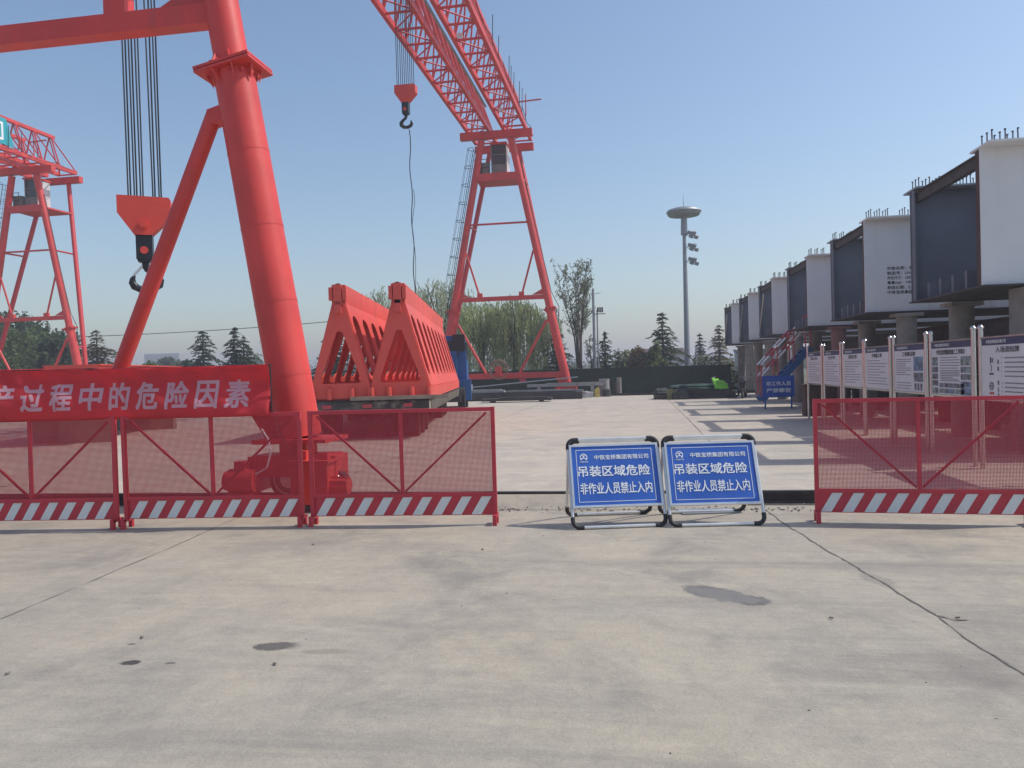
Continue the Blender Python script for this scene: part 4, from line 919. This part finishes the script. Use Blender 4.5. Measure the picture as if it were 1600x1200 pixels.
MB().tube((-36, 0, 0), (-36, 0, 9.2), .16, .1, 10).box((-36, 0, 8.9), (1.4, .1, .12)).build('pole', conc_pier, pw)
hb = thing('distant_building', 'pale hazy slab block far beyond the trees on the left', 'building', (-258, 400, 0))
MB().box((0, 0, 8.5), (21, 12, 17)).build('wall', M('pale_render', (.34, .335, .33), .8), hb)
for k in range(7):
    for j in range(5): unit_box('window', M('faint_window', (.25, .25, .26), .4) if not MC.get('faint_window') else MC['faint_window'], hb, (-8.6 + k * 2.9, -6.02, 3 + j * 3), (1.5, .1, 1.6))  # window grey kept close to the wall tone
hb2 = thing('distant_building', 'small pale roofed building far off behind the right conifers', 'building', (6.5, 190, 0))
MB().box((0, 0, 2.2), (14, 8, 4.4)).build('wall', MC['pale_render'], hb2); MB().prism([(-7.4, 4.4), (7.4, 4.4), (6, 6), (-6, 6)], -4.3, 4.3).build('roof', M('red_roof', (.25, .10, .07), .8), hb2)
for k in range(5): unit_box('window', glass, hb2, (-5 + k * 2.5, -4.02, 2.2), (1.3, .1, 1.5))
wb = thing('site_cabin', 'white site cabin glimpsed behind the last girder columns', 'cabin', (8.6, 52.5, 0))
MB().box((0, 0, 1.25), (3.2, 2.4, 2.5)).build('wall', cabwhite, wb); MB().box((0, 0, 2.54), (3.3, 2.6, .08)).build('roof', galv, wb)
for x in (-.7, .8): MB().box((x, -1.21, 1.5), (.9, .03, .8)).build('window', glass, wb)

# ------------------------------------------------------------------ trees
def quads(name, C, U_, W_, mat, parent):
    n = len(C); v = np.empty((n, 4, 3)); v[:, 0] = C - U_ - W_; v[:, 1] = C + U_ - W_; v[:, 2] = C + U_ + W_; v[:, 3] = C - U_ + W_
    me = bpy.data.meshes.new(name); me.vertices.add(4 * n); me.vertices.foreach_set('co', v.reshape(-1)); me.loops.add(4 * n); me.loops.foreach_set('vertex_index', np.arange(4 * n, dtype=np.int32))
    me.polygons.add(n); me.polygons.foreach_set('loop_start', np.arange(0, 4 * n, 4, dtype=np.int32)); me.update(); me.validate(); me.materials.append(mat); return link(name, me, parent)
def rdir(rg, n):
    a = rg.normal(size=(n, 3)); return a / np.linalg.norm(a, axis=1)[:, None]
def conifer(label, loc, h, r, mat, seed, group='conifers beyond the fence'):
    rg = np.random.default_rng(seed); t = thing('conifer_tree', label, 'tree', loc, rg.uniform(0, 6), group)
    tk_ = MB().tube((0, 0, 0), (0, 0, h * .97), .035 * h, .01, 8); C, U_, W_ = [], [], []
    lv = int(h * 3.3)
    for i in range(lv):
        f = i / lv; z = h * (.06 + .93 * f); L = r * 1.3 * (1 - f) ** .9 * rg.choice([.62, .85, 1.0, 1.12]) + .07; nb = 6 if f < .75 else 4; a0 = rg.uniform(0, 6)
        for k in range(nb):
            if rg.random() < .16: continue
            a = a0 + k * 2 * pi / nb + rg.normal(0, .22); l = L * rg.uniform(.55, 1.12); m = max(4, int(l * 9)); s = np.linspace(.12, 1, m)
            x = s * l; zz = z + .16 * l * np.sin(s * 2.6) - .26 * l * s ** 2
            tk_.tube((0, 0, z), (l * .8 * cos(a), l * .8 * sin(a), float(zz[int(m * .8)])), .012 * h / 4, .004, 4, False)
            for side in (-1, 0, 1):
                wd = (1 - s * .75) * .30 * l * side
                px, py = x * cos(a) - wd * sin(a), x * sin(a) + wd * cos(a)
                c = np.stack([px, py, zz - abs(side) * .06], 1) + rg.normal(0, .035, (m, 3)); C.append(c)
                th = a + side * .7 + rg.normal(0, .35, m); sc = rg.uniform(.08, .16, m) * (.75 + .05 * h); U_.append(np.stack([np.cos(th), np.sin(th), rg.normal(-.25, .2, m)], 1) * sc[:, None])
                W_.append(np.stack([-np.sin(th), np.cos(th), rg.normal(0, .5, m)], 1) * (sc * .33)[:, None])
    tk_.build('trunk', bark, t); quads('crown', np.concatenate(C), np.concatenate(U_), np.concatenate(W_), mat, t); return t
def willow(label, loc, h, r, mat, seed, strands=520, bare=.0, group='willows beyond the fence'):
    rg = np.random.default_rng(seed); t = thing('willow_tree', label, 'tree', loc, rg.uniform(0, 6), group)
    tk_ = MB().path([(0, 0, 0), (.1, 0, h * .2), (.05, .1, h * .42)], [.28, .22, .18], 10); C, U_, W_ = [], [], []
    for k in range(16):
        a = k * 2.4; e = V((cos(a) * r * rg.uniform(.4, .85), sin(a) * r * rg.uniform(.4, .85), h * rg.uniform(.75, .98)))
        s = V((.05, .1, h * rg.uniform(.3, .42))); mid = s.lerp(e, .5) + V((0, 0, h * .08)); tk_.path([s, mid, e], [.1, .06, .02], 6)
    for i in range(strands):
        a = rg.uniform(0, 2 * pi); q = math.sqrt(rg.random()); x, y = r * q * cos(a), r * q * sin(a); top = h * (.68 + .32 * math.sqrt(max(0, 1 - q * q * .85))) * rg.uniform(.86, 1.0)
        L = (top - .3) * rg.uniform(.35, 1.0) if rg.random() > .25 else (top * .3); m = int(L * 7.5) + 3; s = np.linspace(0, 1, m); sw = rg.normal(0, .10, 2); out = .35 * r * .35
        lean = V((cos(a), sin(a), 0)) * out
        c = np.stack([x + lean.x * np.sqrt(s) + sw[0] * s, y + lean.y * np.sqrt(s) + sw[1] * s, top + .25 * np.sin(s * 3) * (1 - s) - L * s], 1) + rg.normal(0, .035, (m, 3))
        keep = rg.random(m) > bare; c = c[keep]; m = len(c)
        if not m: continue
        th = rg.uniform(0, 6.28, m); C.append(c); U_.append(np.stack([np.cos(th) * .35, np.sin(th) * .35, -np.ones(m)], 1) * rg.uniform(.06, .13, m)[:, None]); W_.append(np.stack([-np.sin(th), np.cos(th), np.zeros(m)], 1) * rg.uniform(.018, .036, m)[:, None])
    tk_.build('trunk', bark, t, True); quads('crown', np.concatenate(C), np.concatenate(U_), np.concatenate(W_), mat, t); return t
def poplar(label, loc, h, r, mat, seed, dens=1., group='bare young poplars beyond the fence', stems=3, spread=.3):
    rg = np.random.default_rng(seed); t = thing('poplar_tree', label, 'tree', loc, 0, group); tk_ = MB(); C, U_, W_ = [], [], []
    for st_ in range(stems):
        b = V((rg.normal(0, .12), rg.normal(0, .12), 0)); aa_ = st_ * 2.4; qq_ = r * spread * rg.uniform(.5, 1.6); top = V((qq_ * cos(aa_), qq_ * sin(aa_), h * rg.uniform(.9, 1))); md_ = b.lerp(top, .45); md_ = V((md_.x * .45, md_.y * .45, md_.z)); tk_.path([b, md_, top], [.085, .055, .012], 7)
        for k in range(int(26 * dens)):
            f = rg.uniform(.36, .97); p = md_.lerp(top, (f - .36) / .61) if spread > .5 else b.lerp(top, f); a = rg.uniform(0, 6.28); L = r * rg.uniform(.5, 1.1) * (1.25 - f * .75); up_ = rg.uniform(.7, 1.7)
            e = p + V((cos(a) * L * .85, sin(a) * L * .85, up_ * L)); 
            if e.z > h * 1.02: e.z = h * rg.uniform(.93, 1.02)
            mid = p.lerp(e, .55) + V((cos(a) * .1 * L, sin(a) * .1 * L, -.08 * L)); tk_.path([p, mid, e], [.022, .014, .005], 4)
            m = int(30 * dens); s = rg.uniform(.15, 1, m); P0 = np.array(p)[None] * ((1 - s) ** 2)[:, None] + np.array(mid)[None] * (2 * s * (1 - s))[:, None] + np.array(e)[None] * (s ** 2)[:, None]
            C.append(P0 + rg.normal(0, .085, (m, 3))); d = rdir(rg, m); d2 = np.cross(d, rdir(rg, m)); z = rg.uniform(.035, .075, m)[:, None]; U_.append(d * z + np.array([[0, 0, .03]])); W_.append(d2 * z * .6)
    tk_.build('trunk', bark, t, True); quads('crown', np.concatenate(C), np.concatenate(U_), np.concatenate(W_), mat, t); return t
def broad(label, loc, h, r, mat, seed, n=3800, group='leafy trees beyond the fence', cb=.18, size=(.07, .15)):
    rg = np.random.default_rng(seed); t = thing('leafy_tree', label, 'tree', loc, rg.uniform(0, 6), group); tk_ = MB().path([(0, 0, 0), (.05, 0, h * .4), (0, .05, h * .8)], [.16, .11, .03], 8)
    C = []; nc = 38
    for k in range(nc):
        a = rg.uniform(0, 6.28); f = rg.uniform(0, 1); z = h * (cb + (.98 - cb) * f); rr = r * math.sin(pi * (.12 + .80 * f)) ** .8 * math.sqrt(rg.random()) * 1.05
        c = np.array([rr * cos(a), rr * sin(a), z]); tk_.path([(0, 0, z * .7), V(c) * .6 + V((0, 0, z * .35)), V(c)], [.03, .02, .006], 4)
        m = n // nc; C.append(c + rdir(rg, m) * (rg.random(m) ** .45)[:, None] * np.array([[.36 * r, .36 * r, .13 * h]]) * rg.uniform(.6, 1.25))
    C = np.concatenate(C); m = len(C); d = rdir(rg, m); d2 = np.cross(d, rdir(rg, m)); z = rg.uniform(*size, m)[:, None]
    tk_.build('trunk', bark, t, True); quads('crown', C, d * z, d2 * z * .7, mat, t); return t
CO = 'conifers beyond the fence'
conifer('dark conifer left of the pair behind the banner', (-34.0, 57.5, 0), 5.8, 2.3, needle_b, 1)
conifer('taller pointed conifer of the pair behind the banner', (-31.0, 57, 0), 5.95, 2.0, needle_b, 2)
conifer('greener conifer close right of the pointed one behind the banner', (-29.9, 56.4, 0), 5.2, 2.2, needle_a, 3)
conifer('brownish spreading conifer between left crane leg and leaning brace', (-42.3, 56, 0), 6.1, 3.3, needle_c, 4)
conifer('slim dark conifer right of the utility pole', (-1.72, 55, 0), 4.45, 1.2, needle_b, 5)
conifer('large dark conifer left of the light mast', (2.35, 55.5, 0), 5.7, 2.1, needle_a, 6)
conifer('sparse layered conifer behind the far crane leg', (-5.1, 54.5, 0), 5.0, 1.55, needle_b, 7)
conifer('dim conifer between light mast and last girder', (7.4, 66, 0), 5.2, 1.5, needle_c, 8)
conifer('thin conifer right of the thick crane leg', (-25.4, 56, 0), 4.0, 1.5, needle_b, 9)
conifer('small greyish conifer left of dim one near last girder', (6.0, 68, 0), 4.6, 1.2, needle_b, 10)
conifer('conifer seen through the left red frame window', (-21.8, 55, 0), 6.2, 1.6, needle_b, 21)
willow('tall pale willow above the left red frame', (-18.2, 58, 0), 8.6, 2.9, willow_p, 11, 260, .35)
willow('pale willow above the right red frame, left of crane leg', (-14.0, 57, 0), 9.0, 2.6, willow_p, 12, 280, .3)
willow('green willow framed by the left half of crane portal', (-10.9, 56, 0), 6.9, 2.4, willow_l, 13, 330, .15)
willow('fullest green willow framed in middle of the crane portal', (-8.2, 55, 0), 7.1, 2.2, willow_l, 14, 370, .12)
willow('sparse willow at the right side of the crane portal', (-6.2, 57, 0), 6.0, 1.3, willow_p, 15, 150, .3)
poplar('tall upright poplar with sparse new leaves right of crane leg', (-3.55, 55, 0), 9.3, 1.15, poplar_l, 16, .85, stems=7, spread=.85)
poplar('low bare sapling between poplar and utility pole', (-2.75, 57, 0), 4.4, .6, poplar_l, 17, .5, stems=2)
poplar('bare branchy tree at right end of the willows', (-5.6, 60, 0), 6.6, 1.0, poplar_l, 18, .55)
broad('orange-tinged bush left of the large dark conifer', (.7, 57, 0), 2.9, .85, autumn_l, 19, 1500)
broad('light green bush in front of the large dark conifer', (1.7, 53.6, 0), 3.0, .7, broad_l, 20, 1500)
broad('grey-green bush right of the slim dark conifer', (-.5, 58, 0), 3.0, .9, poplar_l, 22, 1100)
broad('low bush behind the fence right of the light mast', (5.6, 62, 0), 2.3, .8, poplar_l, 23, 900)
rn = random.Random(77)
wl = ['dense green tree at far left picture edge', 'tall dark tree behind the left crane lower beam', 'mid green tree right of the tall dark one', 'leafy tree close left of the left crane leg', 'rounded tree just behind the left crane leg', 'low bright tree in front at far left', 'green tree between left crane leg and brown conifer', 'tree behind the brown conifer', 'yellowish tree right of the leaning brace foot', 'small tree right of the yellowish one']
for i, (x, y, h, r) in enumerate(((-51.5, 57, 6.6, 2.6), (-54.2, 61, 7.7, 2.2), (-55.0, 64, 7.2, 2.2), (-51.5, 61, 6.3, 2.0), (-46.8, 57, 5.5, 2.0), (-50.5, 54, 4.5, 2.2), (-53.5, 66, 6.4, 2.0), (-54.5, 68, 6.2, 2.0), (-40.4, 60, 3.0, 1.5), (-41.5, 68, 3.2, 1.6))):
    broad(wl[i], (x, y, 0), h, r, [broad_l, far_l, far_l, broad_l, far_l, broad_l, far_l, far_l, broad_l, far_l][i], 40 + i, 4200, 'wood at the far left', .08, (.08, .16))
tb = broad('nearest tree of the row receding behind the banner', (-72, 112, 0), 5.2, 2.6, far_l, 61, 3000, 'row of trees receding behind the banner', .05, (.10, .2))
for lab_, x, y, sc_ in (('second tree of the row receding behind the banner', -74.5, 121, .92), ('third tree of the row, left of the distant building', -76, 129, .84), ('fourth tree of the row, in front of the distant building', -77.5, 138, .76), ('fifth tree of the row, right of the distant building', -78, 147, .72), ('last low tree of the row, close to the dark conifer', -79, 160, .66)):
    dup(tb, lab_, (x, y, 0), x, sc_)
rg = np.random.default_rng(9); C = []
for i in range(240):
    x = rg.uniform(-330, 120); y = rg.uniform(170, 330); h = rg.uniform(4, 8.5) * (1.0 if x < -20 else .6); m = 110
    C.append(np.array([x, y, h * .5]) + rg.normal(0, 1, (m, 3)) * np.array([1.5, 1.5, h * .24]))
C = np.concatenate(C); C[:, 2] = np.abs(C[:, 2]); m = len(C); d = rdir(rg, m); d2 = np.cross(d, rdir(rg, m)); z = rg.uniform(.25, .55, m)[:, None]
o = quads('treeline', C, d * z, d2 * z, far_l, None); o['kind'] = 'stuff'; o['label'] = 'far hazy line of trees along the horizon'
C = []
for i in range(150):
    x = rg.uniform(-64, 10); y = rg.uniform(50, 53); h = rg.uniform(.8, 2.0); m = 60
    C.append(np.array([x, y, h * .45]) + rg.normal(0, 1, (m, 3)) * np.array([.5, .4, h * .3]))
C = np.concatenate(C); C[:, 2] = np.abs(C[:, 2]); m = len(C); d = rdir(rg, m); d2 = np.cross(d, rdir(rg, m)); z = rg.uniform(.05, .11, m)[:, None]
o = quads('hedge_shrubs', C, d * z, d2 * z, broad_l, None); o['kind'] = 'stuff'; o['label'] = 'low shrubs growing behind the green fence'

# ------------------------------------------------------------------ haze
def haze(dens):
    o = MB().box((0, 0, 9.8), (6400, 6400, 22)).build('haze', None, None, kind='stuff')
    m = bpy.data.materials.new('haze'); m.use_nodes = True; t = m.node_tree; t.nodes.clear()
    out = t.nodes.new('ShaderNodeOutputMaterial'); p = t.nodes.new('ShaderNodeVolumePrincipled'); p.inputs['Color'].default_value = (.92, .91, 1.0, 1); p.inputs['Density'].default_value = dens; p.inputs['Anisotropy'].default_value = .2
    t.links.new(p.outputs[0], out.inputs['Volume']); o.data.materials.append(m); o['label'] = 'thin pale haze in the air'
haze(.0019)
